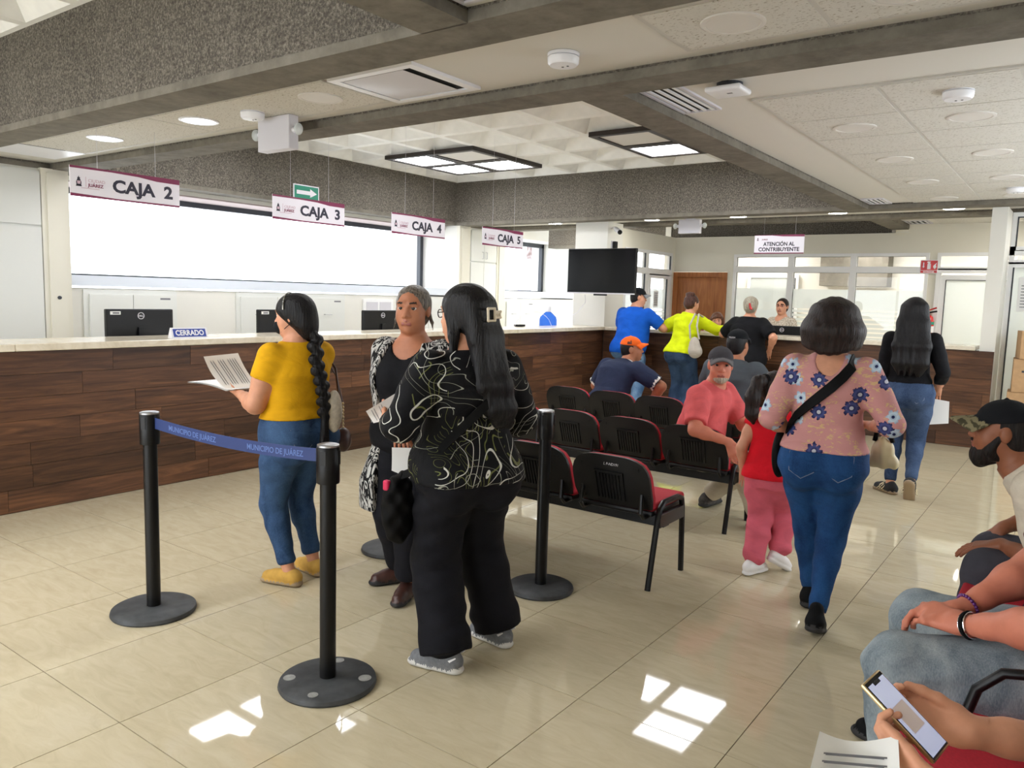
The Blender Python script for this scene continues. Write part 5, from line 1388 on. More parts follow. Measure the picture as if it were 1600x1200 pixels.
# ================================================================== CLOTH PATTERNS
def floral():
    t = NT('dusty pink floral jersey'); v = t.co('Object')
    sp = t.add('ShaderNodeSeparateXYZ'); t.lk(v, sp.inputs[0])
    def flower(scale, loc, rmin, rmax, petals, c_in, c_out, base, rnd=.9, thin=0.0):
        mp = t.add('ShaderNodeCombineXYZ'); t.lk(t.math('ADD', sp.outputs[0], loc[0]), mp.inputs[0]); t.lk(t.math('ADD', sp.outputs[2], loc[1]), mp.inputs[1])
        vo = t.add('ShaderNodeTexVoronoi', voronoi_dimensions='2D'); t.lk(mp.outputs[0], vo.inputs['Vector']); vo.inputs['Scale'].default_value = scale; vo.inputs['Randomness'].default_value = rnd
        df = t.add('ShaderNodeVectorMath', operation='SUBTRACT'); t.lk(mp.outputs[0], df.inputs[0])
        sc = t.add('ShaderNodeVectorMath', operation='SCALE'); t.lk(vo.outputs['Position'], sc.inputs[0]); sc.inputs['Scale'].default_value = 1.0; t.lk(sc.outputs[0], df.inputs[1])
        s2 = t.add('ShaderNodeSeparateXYZ'); t.lk(df.outputs[0], s2.inputs[0])
        r = t.math('SQRT', t.math('ADD', t.math('MULTIPLY', s2.outputs[0], s2.outputs[0]), t.math('MULTIPLY', s2.outputs[1], s2.outputs[1])))
        an = t.math('ARCTAN2', s2.outputs[1], s2.outputs[0])
        pet = t.math('MULTIPLY_ADD', t.math('ABSOLUTE', t.math('COSINE', t.math('MULTIPLY', an, petals / 2))), rmax - rmin, rmin)
        pet = t.math('ADD', pet, t.math('MULTIPLY_ADD', t.noise(v, 90, 3), .036, -.018))
        cs = t.add('ShaderNodeSeparateColor'); t.lk(vo.outputs['Color'], cs.inputs[0])
        on = t.math('GREATER_THAN', cs.outputs[0], thin)
        ins = t.math('MULTIPLY', t.math('LESS_THAN', r, pet), on)
        core = t.math('MULTIPLY', t.math('LESS_THAN', r, rmin * .35), on)
        ring = t.ramp(t.math('DIVIDE', r, rmax), [(0.2, c_in), (0.55, c_out), (0.95, c_in)])
        o = t.mix(ins, base, ring)
        return o, core
    base = lin((196, 140, 138))
    lf = t.noise(t.co('Object', (1, 1, 2.1), (0, .6, 0)), 34, 2, .5, 1.4); big = t.noise(v, 9, 2)
    gold = t.math('MULTIPLY', t.math('GREATER_THAN', lf, .57), t.math('GREATER_THAN', big, .48))
    c0 = t.mix(gold, base, lin((206, 172, 128)))
    c1, k1 = flower(9.0, (.31, .17), .020, .032, 6, lin((150, 172, 198)), lin((196, 212, 224)), c0, .9, .35)
    c1 = t.mix(k1, c1, lin((28, 34, 76)))
    c2, k2 = flower(7.2, (1.07, .66), .026, .038, 8, lin((28, 32, 74)), lin((72, 80, 132)), c1, .8, .25)
    c2 = t.mix(k2, c2, lin((190, 190, 200)))
    t.col(c2); w = t.noise(t.co('Object', (1, 1, 2)), 8, 3, .5, .8); t.bump(w, .3, .03)
    return t.set(Roughness=.8, Specular_IOR_Level=.2)
def swirls():
    t = NT('black blouse with swirling lines'); v = t.co('Object', (1, .6, 1))
    def lines(scale, dist, freq, w, mscale, mth, col, base, loc):
        vv = t.co('Object', (1, .6, 1), loc=loc)
        n = t.noise(vv, scale, 1.0, .4, dist)
        f = t.math('FRACT', t.math('MULTIPLY', n, freq)); d = t.math('ABSOLUTE', t.math('SUBTRACT', f, .5))
        wv = t.math('MULTIPLY', t.noise(vv, 7, 1), w * 2)
        m_ = t.math('MULTIPLY', t.math('LESS_THAN', d, wv), t.math('GREATER_THAN', t.noise(t.co('Object', loc=(loc[1], loc[0], 2)), mscale, 1), mth))
        return t.mix(m_, base, col)
    c = lines(2.6, 2.2, 15, .060, 5, .50, lin((104, 108, 62)), lin((10, 10, 14)), (3, 1, 0))
    c = lines(2.2, 2.4, 11, .042, 5, .47, lin((206, 206, 198)), c, (0, 5, 2))
    c = lines(3.2, 1.8, 8, .022, 4, .45, lin((150, 152, 140)), c, (7, 2, 4))
    t.col(c); w = t.noise(t.co('Object', (1, 1, 1.5)), 6, 3, .5, .8); t.bump(w, .35, .04)
    return t.set(Roughness=.75, Specular_IOR_Level=.2)
def zebra():
    t = NT('black and white zebra print chiffon'); v = t.co('Object', (1, 1, .35))
    n = t.noise(v, 9, 3, .55, 2.4); f = t.math('FRACT', t.math('MULTIPLY', n, 7)); s_ = t.math('GREATER_THAN', f, .56)
    t.col(t.mix(s_, lin((14, 14, 16)), lin((186, 184, 180))))
    return t.set(Roughness=.8, Specular_IOR_Level=.2)
def mottle(name, a, b, scale, th=(.45, .55)):
    t = NT(name); n = t.noise(t.co(), scale, 2, .5, .5); t.col(t.ramp(n, [(th[0], lin(a)), (th[1], lin(b))])); t.bump(t.noise(t.co(), 8, 3), .25, .03)
    return t.set(Roughness=.85, Specular_IOR_Level=.2)
C_YEL = cloth('mustard yellow jersey', (214, 160, 18)); C_BLK = cloth('black jersey', (14, 14, 18), .3, .8); C_BLKT = cloth('black trouser cloth', (15, 15, 21), .3, .8)
C_NAVY = cloth('navy pique', (40, 48, 72)); C_GREYT = cloth('grey tee cloth', (74, 80, 86)); C_SALM = cloth('salmon polo', (206, 92, 94)); C_BLUE = cloth('royal blue polo', (18, 86, 190)); C_NEON = cloth('neon yellow knit', (208, 222, 20))
C_RED = cloth('bright red top', (206, 20, 36)); C_PINK = cloth('pink joggers', (206, 96, 112)); C_KHAKI = cloth('light khaki', (186, 176, 156)); C_DKGREY = cloth('dark grey trousers', (64, 64, 72)); C_CREAM = cloth('off white tee', (206, 196, 178)); C_MAROON = cloth('maroon tee', (84, 36, 52)); C_NAVYS = cloth('dark navy sleeve', (36, 42, 56))
J_MID = denim('mid blue jeans', (28, 50, 82), (66, 94, 130)); J_DARK = denim('dark blue jeans', (16, 44, 84), (36, 78, 128)); J_BLUE = denim('stonewashed jeans', (26, 44, 76), (84, 104, 134), .7); J_GREY = denim('pale grey jeans', (92, 104, 114), (158, 168, 172)); J_NAVY = denim('navy jeans', (30, 46, 70), (58, 80, 108)); J_LT = denim('worn light jeans', (58, 92, 132), (120, 150, 180))
C_FLOR = floral(); C_SWIRL = swirls(); C_ZEB = zebra(); C_CAMO = mottle('camouflage cap cloth', (70, 66, 48), (128, 120, 92), 40, (.42, .5)); C_SPECK = mottle('speckled cream blouse', (206, 196, 180), (160, 146, 128), 70)
M_WHITESH = plain('white shoe leather', (232, 230, 230), .5); M_SOLEW = plain('pale shoe sole', (206, 204, 200), .6); M_SOLEB = plain('dark shoe sole', (30, 28, 28), .7); M_SOLET = plain('tan gum sole', (150, 130, 104), .7)
M_SUEDE = plain('mustard suede', (190, 148, 66), .85, var=.1); M_LEATHB = plain('black leather', (9, 9, 10), .7, var=.2, spec=.15); M_LEATHBR = plain('dark brown leather', (64, 38, 32), .4, var=.15); M_KNITG = plain('grey sneaker knit', (112, 114, 118), .85, var=.15, scale=80)
M_ORANGE = cloth('orange cap cloth', (238, 104, 36)); M_CAPB = cloth('black cap cloth', (20, 22, 26)); M_CAPG = cloth('charcoal cap cloth', (64, 62, 66)); M_CLOTHG = cloth('grey cloth strap', (90, 90, 96))
M_MASK = cloth('black face mask', (26, 28, 32), .2); M_GOLD = plain('pale gold', (206, 184, 140), .3, .8); M_BAGG = cloth('grey canvas bag', (176, 168, 156)); M_BAGW = plain('cream purse leather', (214, 200, 160), .45); M_SILV = plain('white quilted pouch', (206, 196, 180), .6, var=.15, scale=60)

def wl_(p, x, y, z=0.0): return rotz(-p.rz) @ (V(x, y, z) - V(p.loc[0], p.loc[1], 0))
def stand(p, lf, rf, lt=0.0, rt=0.0, lp=0.0, rp=0.0):
    h = .078 * p.H / 1.62
    p.leg('L', wl_(p, lf[0], lf[1], (lf[2] if len(lf) > 2 else 0) + h), lt, (0, 1, 0), lp); p.leg('R', wl_(p, rf[0], rf[1], (rf[2] if len(rf) > 2 else 0) + h), rt, (0, 1, 0), rp)
def long_hair(p, F, pts, rs, k=.03, sq=None, mat=0): F.chain([np.asarray(q) for q in pts], rs, k, mat, sq)
def strands(F, amp=.003, f=150, d=(1, .6, 0)): F.fold(amp, f, d, .8)
def sheet(name, lab, cat, corners, mats=M_PAPER, curve=.02, lines=None, parent=None, thick=.0012):
    """a curved sheet of paper between four world corners"""
    a, b_, c, d = [Vector(q) for q in corners]; n = (b_ - a).cross(d - a).normalized()
    f = lambda u, v: a * (1 - u) * (1 - v) + b_ * u * (1 - v) + c * u * v + d * (1 - u) * v + n * curve * math.sin(math.pi * u) * (1 - .3 * v)
    mb = MB(); mb.grid(lambda u, v: f(u, v), 8, 6); mb.grid(lambda u, v: f(u, v) + n * thick, 8, 6)
    o = mb.build(name, mats, parent, True, fix=False)
    if cat: tag(o, lab, cat)
    if lines:
        g = MB()
        for u0, u1, v0, v1 in lines:
            q = [f(u0, v0), f(u1, v0), f(u1, v1), f(u0, v1)]
            g._add([x + n * (thick + .0008) for x in q] + [x - n * .0008 for x in q], [(0, 1, 2, 3), (7, 6, 5, 4)], 0)
        g.build('print', M_INK, o, fix=False)
    return o
TXT = [(.12, .88, .12 + .07 * k, .135 + .07 * k) for k in range(11) if k not in (2, 6)]

M_STITCH = plain('jeans stitching', (108, 118, 140), .8)
# ================================================================== STANDING PEOPLE
# ---- woman in the mustard tee at the belt
p = Person('woman in mustard yellow tee and jeans with a long black braid and face mask', (-.06, 1.31), (-1, .02), 1.53, 'f', SK_TAN, 1.17, head_yaw=.55, head_pitch=-.08, twist=-.05, hips=1.06, hunch=.01)
stand(p, (-.03, 1.235), (-.06, 1.425), .32, -.1)
hl = p.arm('L', wl_(p, -.345, 1.17, 1.0), V(-.35, -.8, -.5), hdir=V(.25, 1, .1), palm=V(.3, -.2, 1), curl=.7, rad=1.12)
hr = p.arm('R', wl_(p, -.36, 1.36, 1.0), V(.35, -.8, -.5), hdir=V(-.35, 1, .05), palm=V(-.3, -.2, 1), curl=.7, rad=1.12)
p.bust(.072); p.trousers(J_MID, e=.010, waist=.30, butt=.108, length=.93)
p.shirt(C_YEL, hem=.19, sleeve=.25, e=.010, flare=.02, neck=.068, bust=.072, fold=.002, sl_e=.012)
p.shoes(M_SUEDE, M_SOLET, 'loafer', ht=.045)
F = Field(); p.hair_cap(F, .014, .050, vol=(1.04, 1.08, 1.04)); F.ell(p.hp(0, -.08, -.05), V(.066, .055, .09), .03, 0, p.Rh); strands(F, .0015, 220)
p.put('hair', F, H_BLK, .006)
F = Field(); b0 = p.hp(.0, -.115, -.10); pts = [b0, p.tp(.03, -.135, .80 * p.T), p.tp(.05, -.16, .55 * p.T), p.tp(.05, -.175, .28 * p.T), p.tp(.05, -.18, .05 * p.T)]
def along(pts, t):
    t *= len(pts) - 1; i = min(int(t), len(pts) - 2); return pts[i] + (pts[i + 1] - pts[i]) * (t - i)
for k in range(15):
    t = k / 18.5; c = along(pts, t); sg = 1 if k % 2 else -1; c2 = along(pts, t + .06)
    F.cap(c + p.R @ V(sg * .019, 0, 0), c2 + p.R @ V(-sg * .008, -.006, 0), .030 - .010 * t, .025 - .010 * t, .006)
for sg in (-1, 0, 1): F.cap(along(pts, .82), along(pts, 1.0) + V(sg * .025, .0, -.12), .017, .012, .01)
strands(F, .0015, 260); p.put('braid', F, H_BLK, .005)
MB().tube([p.hp(.096 * math.sin(a), .014, .030 + .102 * math.cos(a)) for a in np.linspace(-1.5, 1.5, 17)], .004, 6).build('hair_band', M_CHROME, p.root, True)
F = Field(); F.ell(p.hp(0, .072, -.052), V(.05, .046, .048) * p.hs, .01, 0, p.Rh); F.cut(p.hp(0, 0, -.012), p.Rh @ V(0, .15, 1)); p.put('face_mask', F, M_MASK, .005)
for sg in (-1, 1):
    MB().tube([p.hp(sg * .045, .07, -.025), p.hp(sg * .07, .03, -.005), p.hp(sg * .083, -.02, .015)], .002, 5).tube([p.hp(sg * .045, .06, -.085), p.hp(sg * .065, .02, -.06), p.hp(sg * .083, -.022, -.035)], .002, 5).build('mask_loop', M_MASK, p.root)
p.finish(H_BLK)
sheet('paper_sheet', 'white printed sheet standing up from the papers in the yellow tee woman\'s hand', 'paper', [(-.38, 1.10, 1.035), (-.50, 1.05, 1.20), (-.50, 1.26, 1.21), (-.37, 1.30, 1.035)], curve=.025, lines=TXT)
sheet('paper_sheet', 'flat stack of white papers held by the woman in yellow', 'paper', [(-.36, 1.09, 1.03), (-.63, 1.03, 1.055), (-.60, 1.24, 1.06), (-.35, 1.30, 1.03)], curve=-.012, lines=TXT, thick=.006)
t = thing('shoulder_bag', 'small cream pouch at the back of the yellow tee woman', 'bag')
F = Field(); c = V(.115, 1.415, .935); F.ell(c, V(.035, .05, .115), .01, 0); me = np_mesh('pouch', [F.mesh(.008)], [M_SILV]); link('pouch', me, t)
p.pockets(.108, .010, M_STITCH, zt=.05)
MB().tube([(.11, 1.45, 1.03), (.03, 1.50, 1.15), (-.05, 1.49, 1.24)], .006, 6).build('strap', M_LEATHBR, t, True)
t = thing('shoulder_bag', 'small brown bag with a beaded chain on the far hip of the yellow tee woman', 'bag')
F = Field(); F.ell(V(-.02, 1.60, .74), V(.04, .05, .07), .01, 0); link('pouch', np_mesh('pouch', [F.mesh(.008)], [M_LEATHBR]), t)
MB().tube([(.0, 1.575, .96), (-.02, 1.55, 1.1), (-.05, 1.47, 1.24)], .005, 6).build('strap', M_LEATHBR, t, True)
for k in range(8): MB().ell((-.02 + .004 * k, 1.60 - .004 * k, .81 + .02 * k), (.007, .007, .009), 8, 6).build('chain_bead', M_GOLD, t, True)

# ---- woman in the zebra kimono
p = Person('grey-haired woman in black tank top and zebra print kimono', (.49, 1.62), (.30, -.95), 1.575, 'f', SK_BRN, 1.22, head_yaw=.12, head_pitch=-.02, hips=1.0, hres=.0036, hsz=1.10, nk=.012, belly=.015)
stand(p, (.56, 1.53), (.38, 1.66), .1, -.75)
p.arm('L', wl_(p, .76, 1.50, .88), V(-.5, -.8, 0), curl=.6); p.arm('R', wl_(p, .60, 1.40, .90), V(.6, -.8, -.2), curl=.6)
p.bust(.088, .09, .078, .62); p.trousers(C_BLKT, e=.014, waist=.2, butt=.1, wide=.02)
F_ = None
p.shirt(C_BLK, 'tank_top', hem=-.18, sleeve=.03, e=.012, flare=.04, neck=.090, ndrop=.10, bust=.094, fold=.0015, sl_e=.004, top=.98)
F = Field(); st = p.st.copy(); T = p.T
st = np.array([(-.95 * T, .27, .17, -.02), (-.5 * T, .26, .18, -.01)] + [tuple(r) for r in st[1:]])
F.loft(p.R, p.pel, st, .03, 0, -.80 * T, 1.0 * T, .026); p.bust(.088, .085, .08, .64, F=F, e=.022)
for sd in p.arms:
    pts, ra = p.arms[sd]
    for i in range(4): F.cap(pts[i], pts[i + 1], ra[i] + .022, ra[i + 1] + .026 + .008 * i, .03, 0, flat=(i == 3))
F.fold(.005, 40, (1, 1, .1), 1.5)
F.ell(p.tp(.02, .25, -.1 * T), V(.125, .24, 1.2), .01, None, p.R, 's'); F.ell(p.neck + V(0, .10, -.06), V(.085, .12, .16), .01, None, None, 's')
F.cut(p.tp(0, 0, -.78 * T), V(-.28, 0, -1)); p.put('kimono', F, C_ZEB, .009)
p.shoes(M_LEATHBR, M_SOLEB, 'shoe')
F = Field(); p.hair_cap(F, .007, .075, vol=(1.02, 1, 1)); F.ell(p.hp(0, -.10, -.02), V(.035, .035, .03), .02); F.chain([p.hp(.066, .01, .0), p.hp(.088, -.02, -.05), p.hp(.11, -.03, -.11)], [.014, .008, .002], .01); F.chain([p.hp(-.07, -.02, .0), p.hp(-.085, -.04, -.06), p.hp(-.09, -.04, -.1)], [.012, .008, .002], .01)
strands(F, .0007, 240, (1, .4, .3)); p.put('hair', F, H_GREY, .005); p.finish(H_BRN)

# ---- woman in the swirl blouse
p = Person('woman seen from behind in black blouse with swirling white lines', (1.20, 1.19), (-.90, .38), 1.575, 'f', SK_TAN, 1.24, hsz=1.08, nk=.01, head_yaw=.50, head_pitch=-.05, hips=1.0, sh=1.08, hunch=.02)
stand(p, (1.245, 1.045), (1.26, 1.385), .62, .30)
hl = p.arm('L', wl_(p, .955, .985, 1.02), V(-.55, -.7, -.5), hdir=V(.2, 1, .25), palm=V(.6, .2, .6), curl=.8)
p.arm('R', wl_(p, 1.08, 1.52, .92), V(.6, -.7, -.3), curl=.6)
p.bust(.085); p.trousers(C_BLKT, e=.014, waist=.15, butt=.11, wide=.055, fold=.004, length=.99, cuff=.008)
p.shirt(C_SWIRL, 'blouse', hem=-.07, sleeve=.66, e=.018, flare=.045, neck=.068, bust=.085, fold=.003, sl_e=.026)
p.shoes(M_KNITG, M_SOLEW, 'sneaker', ht=.085)
for sd in ('L', 'R'):
    pts, ra, R = p.legs[sd]; an = pts[-1]; zs = -.076
    for sg in (-1, 1):
        me = MB().prism([(-.03, .0), (.0, -.012), (.055, .03), (.052, .034), (.0, .004), (-.02, .012)], -.001, .001, axis='x')
        M4 = Matrix.Translation(Vector(an + R @ V(sg * .0415, -.012, zs + .052))) @ Matrix([list(r) + [0] for r in R] + [[0, 0, 0, 1]]) @ Matrix.Rotation(math.pi, 4, 'Z')
        o = me.build('swoosh', M_PLASTW, p.root); o.matrix_local = M4
F = Field(); p.hair_cap(F, .012, .055, vol=(1.05, 1.06, 1.03))
for x in (-.05, -.015, .02, .05): F.chain([p.hp(x, -.07, .03), p.hp(x * 1.1, -.10, -.09), p.tp(x * 1.0 + .05, -.145, .76 * p.T), p.tp(x * .9 + .08, -.155, .56 * p.T), p.tp(x * .7 + .095, -.16, .42 * p.T)], [.045, .040, .034, .028, .010], .03)
F.chain([p.hp(-.07, .02, .0), p.hp(-.078, .0, -.08), p.tp(-.09, -.05, .92 * p.T)], [.02, .022, .012], .02)
strands(F, .003, 190); p.put('hair', F, H_BLK, .0065)
F = Field(); c = p.hp(-.01, -.142, .0); Rb = p.Rh
for a, b_ in (((-.04, .025), (.012, .025)), ((.012, .025), (.012, -.025)), ((.012, -.025), (-.04, -.025)), ((-.04, -.025), (-.04, .025)), ((.012, .01), (.06, .012)), ((.012, -.012), (.06, -.012)), ((.03, .012), (.03, -.012)), ((.05, .012), (.05, -.012))):
    F.cap(c + Rb @ V(a[0], 0, a[1]), c + Rb @ V(b_[0], 0, b_[1]), .006, .006, .002)
p.put('hair_clip', F, plain('cream hair clip', (220, 206, 180), .35), .004); p.glasses(M_BLACK); p.finish(H_BLK)
t = thing('handbag', 'quilted black handbag on the left hip of the swirl blouse woman', 'bag')
F = Field(); F.ell(V(1.0, 1.0, .66), V(.062, .08, .155), .01, 0); F.fold(.004, 110, (1, 1, 1), .2); F.fold(.004, 110, (-1, -1, 1), .2); link('bag_body', np_mesh('bag_body', [F.mesh(.007)], [M_LEATHB]), t)
p.strap(t, [wl_(p, 1.01, 1.0, .80), (-.20, .12), (-.15, .28), (-.08, .44), (0, .6), (.07, .76), (.12, .90), p.tp(.13, -.02, .985 * p.T)], .018, M_LEATHB, .034)
MB().rbox(.97, 1.0, .935, .96, .745, .79, r=.008).build('phone_corner', plain('pink phone case', (220, 40, 90), .4), t)
w3 = p.root.matrix_basis
MB().tube([tuple(w3 @ Vector(q)) for q in (p.back(-.19, .05, .05), p.back(-.14, .045, .05), p.back(-.14, .01, .05), p.back(-.19, .015, .05))], .005, 6, closed=True).build('buckle', M_GOLD, t)
sheet('paper_sheet', 'folded white and blue papers held by the swirl blouse woman', 'paper', [(.90, .95, 1.02), (.875, .93, 1.07), (.97, 1.04, 1.16), (.99, 1.07, 1.05)], curve=.01, lines=TXT[:4], thick=.004)
sheet('paper_sheet', 'white paper hanging between the two talking women', 'paper', [(.72, 1.24, .74), (.72, 1.24, .85), (.80, 1.30, .85), (.80, 1.30, .70)], curve=.006)

# ---- woman in the floral top walking away
p = Person('woman in pink floral top and dark jeans walking away', (2.31, 2.58), (-.17, .98), 1.575, 'f', SK_TAN, 1.08, head_yaw=-.05, head_pitch=-.06, hips=1.04, sh=1.0)
stand(p, (2.235, 2.80), (2.375, 2.40, .03), .0, -.05, .0, .35)
hl = p.arm('L', wl_(p, 2.13, 2.66, .90), V(-.45, -.8, -.2), hdir=V(.4, .8, -.3), palm=V(.8, -.3, 0), curl=.7)
hr = p.arm('R', wl_(p, 2.47, 2.80, .98), V(.55, -.8, -.3), hdir=V(-.5, .8, 0), palm=V(-.4, 0, -.8), curl=1.0)
p.trousers(J_DARK, e=.008, waist=.14, butt=.118, length=.97, wide=-.002)
p.shirt(C_FLOR, 'top', hem=.09, sleeve=.60, e=.012, flare=.012, neck=.070, fold=.003, sl_e=.016, vback=.085)
p.shoes(M_LEATHB, M_SOLEB, 'boot', ht=.11)
F = Field(); p.hair_cap(F, .022, .045, vol=(1.12, 1.06, 1.06))
for a in np.linspace(-1.9, 1.9, 13): F.chain([p.hp(.06 * math.sin(a), -.02 - .06 * math.cos(a), .05), p.hp(.098 * math.sin(a), -.025 - .09 * math.cos(a), -.03), p.hp(.112 * math.sin(a), -.02 - .095 * math.cos(a), -.105 - .02 * math.cos(a * 2.2))], [.045, .042, .024], .03)
strands(F, .003, 170); p.put('hair', F, H_BRN, .0065); p.finish(H_BRN)
p.pockets(.118, .008, M_STITCH, .12, .12)
t = thing('crossbody_bag', 'black crossbody bag with wide strap on the floral top woman', 'bag')
W = p.root.matrix_basis; F = Field(); c = np.array(W @ Vector(p.tp(-.20, .02, .0))); F.ell(c, V(.035, .10, .13), .01); link('bag_body', np_mesh('bag_body', [F.mesh(.008)], [M_LEATHB]), t)
p.strap(t, [p.tp(-.185, .0, .13 * p.T), (-.165, .30), (-.13, .42), (-.08, .53), (-.03, .63), (.02, .73), (.065, .83), (.10, .93), p.tp(.105, .0, 1.0 * p.T)], .024, M_LEATHB, .024)
t = thing('handbag', 'small cream purse hanging from the floral top woman\'s right arm', 'bag')
F = Field(); c = V(2.53, 2.80, .86); F.ell(c, V(.05, .045, .075), .02); F.cap(c + V(-.05, 0, -.05), c + V(.05, 0, -.05), .03, .03, .02); F.fold(.003, 120, (1, 0, .1), .3); link('bag_body', np_mesh('bag_body', [F.mesh(.006)], [M_BAGW]), t)
MB().tube([tuple(c + V(-.04, 0, .05)), tuple(c + V(-.03, 0, .12)), tuple(c + V(.02, 0, .13)), tuple(c + V(.04, 0, .05))], .012, 8).build('strap', M_LEATHB, t, True)

# ---- woman with long black hair walking away
p = Person('woman with very long black hair, black top and blue jeans walking away', (2.13, 5.84), (-.12, .99), 1.63, 'f', SK_TAN, .96, head_yaw=-.05, hips=1.06, hres=.006, res=.012)
stand(p, (2.06, 5.80), (2.235, 5.66, .06), .75, -.1, .0, 1.05)
p.arm('L', wl_(p, 2.0, 6.05, .98), V(-.4, -.9, 0), curl=.6); p.arm('R', wl_(p, 2.33, 5.98, .90), V(.3, -.9, 0), curl=.8)
p.trousers(J_BLUE, e=.010, waist=.18, butt=.112, wide=0, length=.96)
p.shirt(C_BLK, 'top', hem=.16, sleeve=.98, e=.010, flare=.01, neck=.066, fold=.002, sl_e=.010)
p.shoes(plain('black suede sneaker', (30, 30, 32), .8), M_SOLET, 'sneaker', stripe=M_BAGW)
F = Field(); p.hair_cap(F, .014, .05, vol=(1.05, 1.05, 1.03))
for x in (-.07, -.03, .01, .05, .075): F.chain([p.hp(x * .8, -.06, .04), p.hp(x * 1.1, -.09, -.09), p.tp(x * 1.5, -.125, .78 * p.T), p.tp(x * 1.45, -.135, .50 * p.T), p.tp(x * 1.1, -.13, .30 * p.T)], [.045, .042, .036, .032, .010], .03)
strands(F, .002, 200); p.put('hair', F, H_BLK, .008); p.finish(H_BLK)
p.pockets(.112, .010, M_STITCH, .11, .11)
sheet('paper_sheet', 'white envelope carried by the woman with very long black hair', 'paper', [(2.25, 5.95, .59), (2.27, 5.97, .82), (2.42, 6.0, .80), (2.43, 5.98, .62)], curve=.01, thick=.005)

# ---- small girl in red
p = Person('small girl in red top and pink trousers with a ponytail', (1.88, 3.13), (-.02, 1), 1.14, 'f', SK_TAN, .96, head_yaw=-.25, head_pitch=-.12, hips=.86, res=.010, hres=.005, sh=.85)
stand(p, (1.84, 3.06), (1.945, 3.20, .04), -.35, -.5, 0, .5)
p.arm('L', wl_(p, 1.72, 3.15, .58), V(-.3, -1, 0), curl=.4); p.arm('R', wl_(p, 2.04, 3.17, .58), V(.3, -1, 0), curl=.4)
p.trousers(C_PINK, e=.016, waist=.2, butt=.085, wide=.022, length=.93, fold=.003)
p.shirt(C_RED, 'top', hem=-.08, sleeve=.16, e=.016, flare=.06, neck=.055, fold=.002)
p.shoes(M_WHITESH, M_WHITESH, 'sneaker', ht=.07, width=1.08)
F = Field(); p.hair_cap(F, .009, .055); F.chain([p.hp(-.02, -.10, .05), p.hp(-.045, -.155, .03), p.hp(-.06, -.175, -.08), p.hp(-.06, -.16, -.19), p.hp(-.05, -.14, -.25)], [.028, .036, .042, .036, .010], .02); strands(F, .002, 200); p.put('hair', F, H_BRN, .006)
MB().tube([p.hp(-.02 + .03 * math.cos(a), -.115, .05 + .03 * math.sin(a)) for a in np.linspace(0, 6.28, 13)[:-1]], .010, 6, closed=True).build('hair_tie', M_LEATHB, p.root, True); p.finish(H_BRN)

# ================================================================== PEOPLE AT THE BACK COUNTER
p = Person('heavy man in royal blue polo and black cap leaning on the back counter', (-1.80, 8.36), (.15, 1), 1.72, 'm', SK_TAN, 1.28, head_yaw=-.75, head_pitch=-.12, lean=.22, hres=.007, res=.014, belly=.04)
stand(p, (-1.92, 8.33), (-1.66, 8.30)); p.arm('R', wl_(p, -1.45, 8.78, 1.19), V(.8, -.3, -.5)); p.arm('L', wl_(p, -1.90, 8.79, 1.19), V(-.8, -.3, -.5))
p.trousers(J_LT, waist=.1, butt=.1, e=.014, wide=.015); p.shirt(C_BLUE, 'polo', hem=-.22, sleeve=.42, e=.02, flare=.02, neck=.072, sl_e=.022, collar=1); p.shoes(M_LEATHB, M_SOLEB)
F = Field(); p.hair_cap(F, .004, .095); F.cut(p.hp(0, .02, 0), p.Rh @ V(0, 1, .2)); p.put('hair', F, H_BLK, .008); p.capmesh(M_CAPB, plain('grey cap brim', (128, 130, 134), .8)); p.finish(H_BLK)

p = Person('woman in neon yellow knit top leaning over the back counter', (-1.04, 8.40), (.25, .97), 1.66, 'f', SK_TAN, 1.10, head_yaw=-.2, head_pitch=-.15, lean=.24, hres=.007, res=.013)
stand(p, (-1.12, 8.35), (-.95, 8.36)); p.arm('R', wl_(p, -.52, 8.84, 1.20), V(.4, -.3, -.8), curl=.7); p.arm('L', wl_(p, -1.28, 8.80, 1.19), V(-.9, -.2, -.4), curl=.5)
p.trousers(J_NAVY, waist=.12, butt=.112, e=.012, wide=.045); p.shirt(C_NEON, 'sweater', hem=-.06, sleeve=.80, e=.020, flare=.03, neck=.068, sl_e=.020, fold=.005); p.shoes(M_LEATHB, M_SOLEB)
F = Field(); p.hair_cap(F, .010, .05); F.ell(p.hp(0, -.07, .105), V(.05, .045, .035), .02); F.ell(p.hp(.045, -.05, .115), V(.03, .03, .025), .02); F.fold(.003, 120, (1, 1, 1), 3); p.put('hair', F, hairmat('auburn brown hair', (44, 26, 20), (96, 58, 44)), .008); p.finish(H_BRN)
t = thing('handbag', 'pale grey canvas handbag on the shoulder of the neon yellow woman', 'bag')
F = Field(); c = V(-.78, 8.20, .98); F.ell(c, V(.075, .05, .13), .02); F.ell(c + V(.02, 0, -.06), V(.09, .06, .08), .03); link('bag_body', np_mesh('bag_body', [F.mesh(.009)], [M_BAGG]), t)
MB().tube([(-.84, 8.20, 1.08), (-.87, 8.22, 1.25), (-.86, 8.36, 1.40), (-.84, 8.46, 1.36)], .012, 6).tube([(-.72, 8.20, 1.08), (-.77, 8.22, 1.25), (-.81, 8.36, 1.40), (-.79, 8.46, 1.36)], .012, 6).build('strap', M_BAGG, t, True)

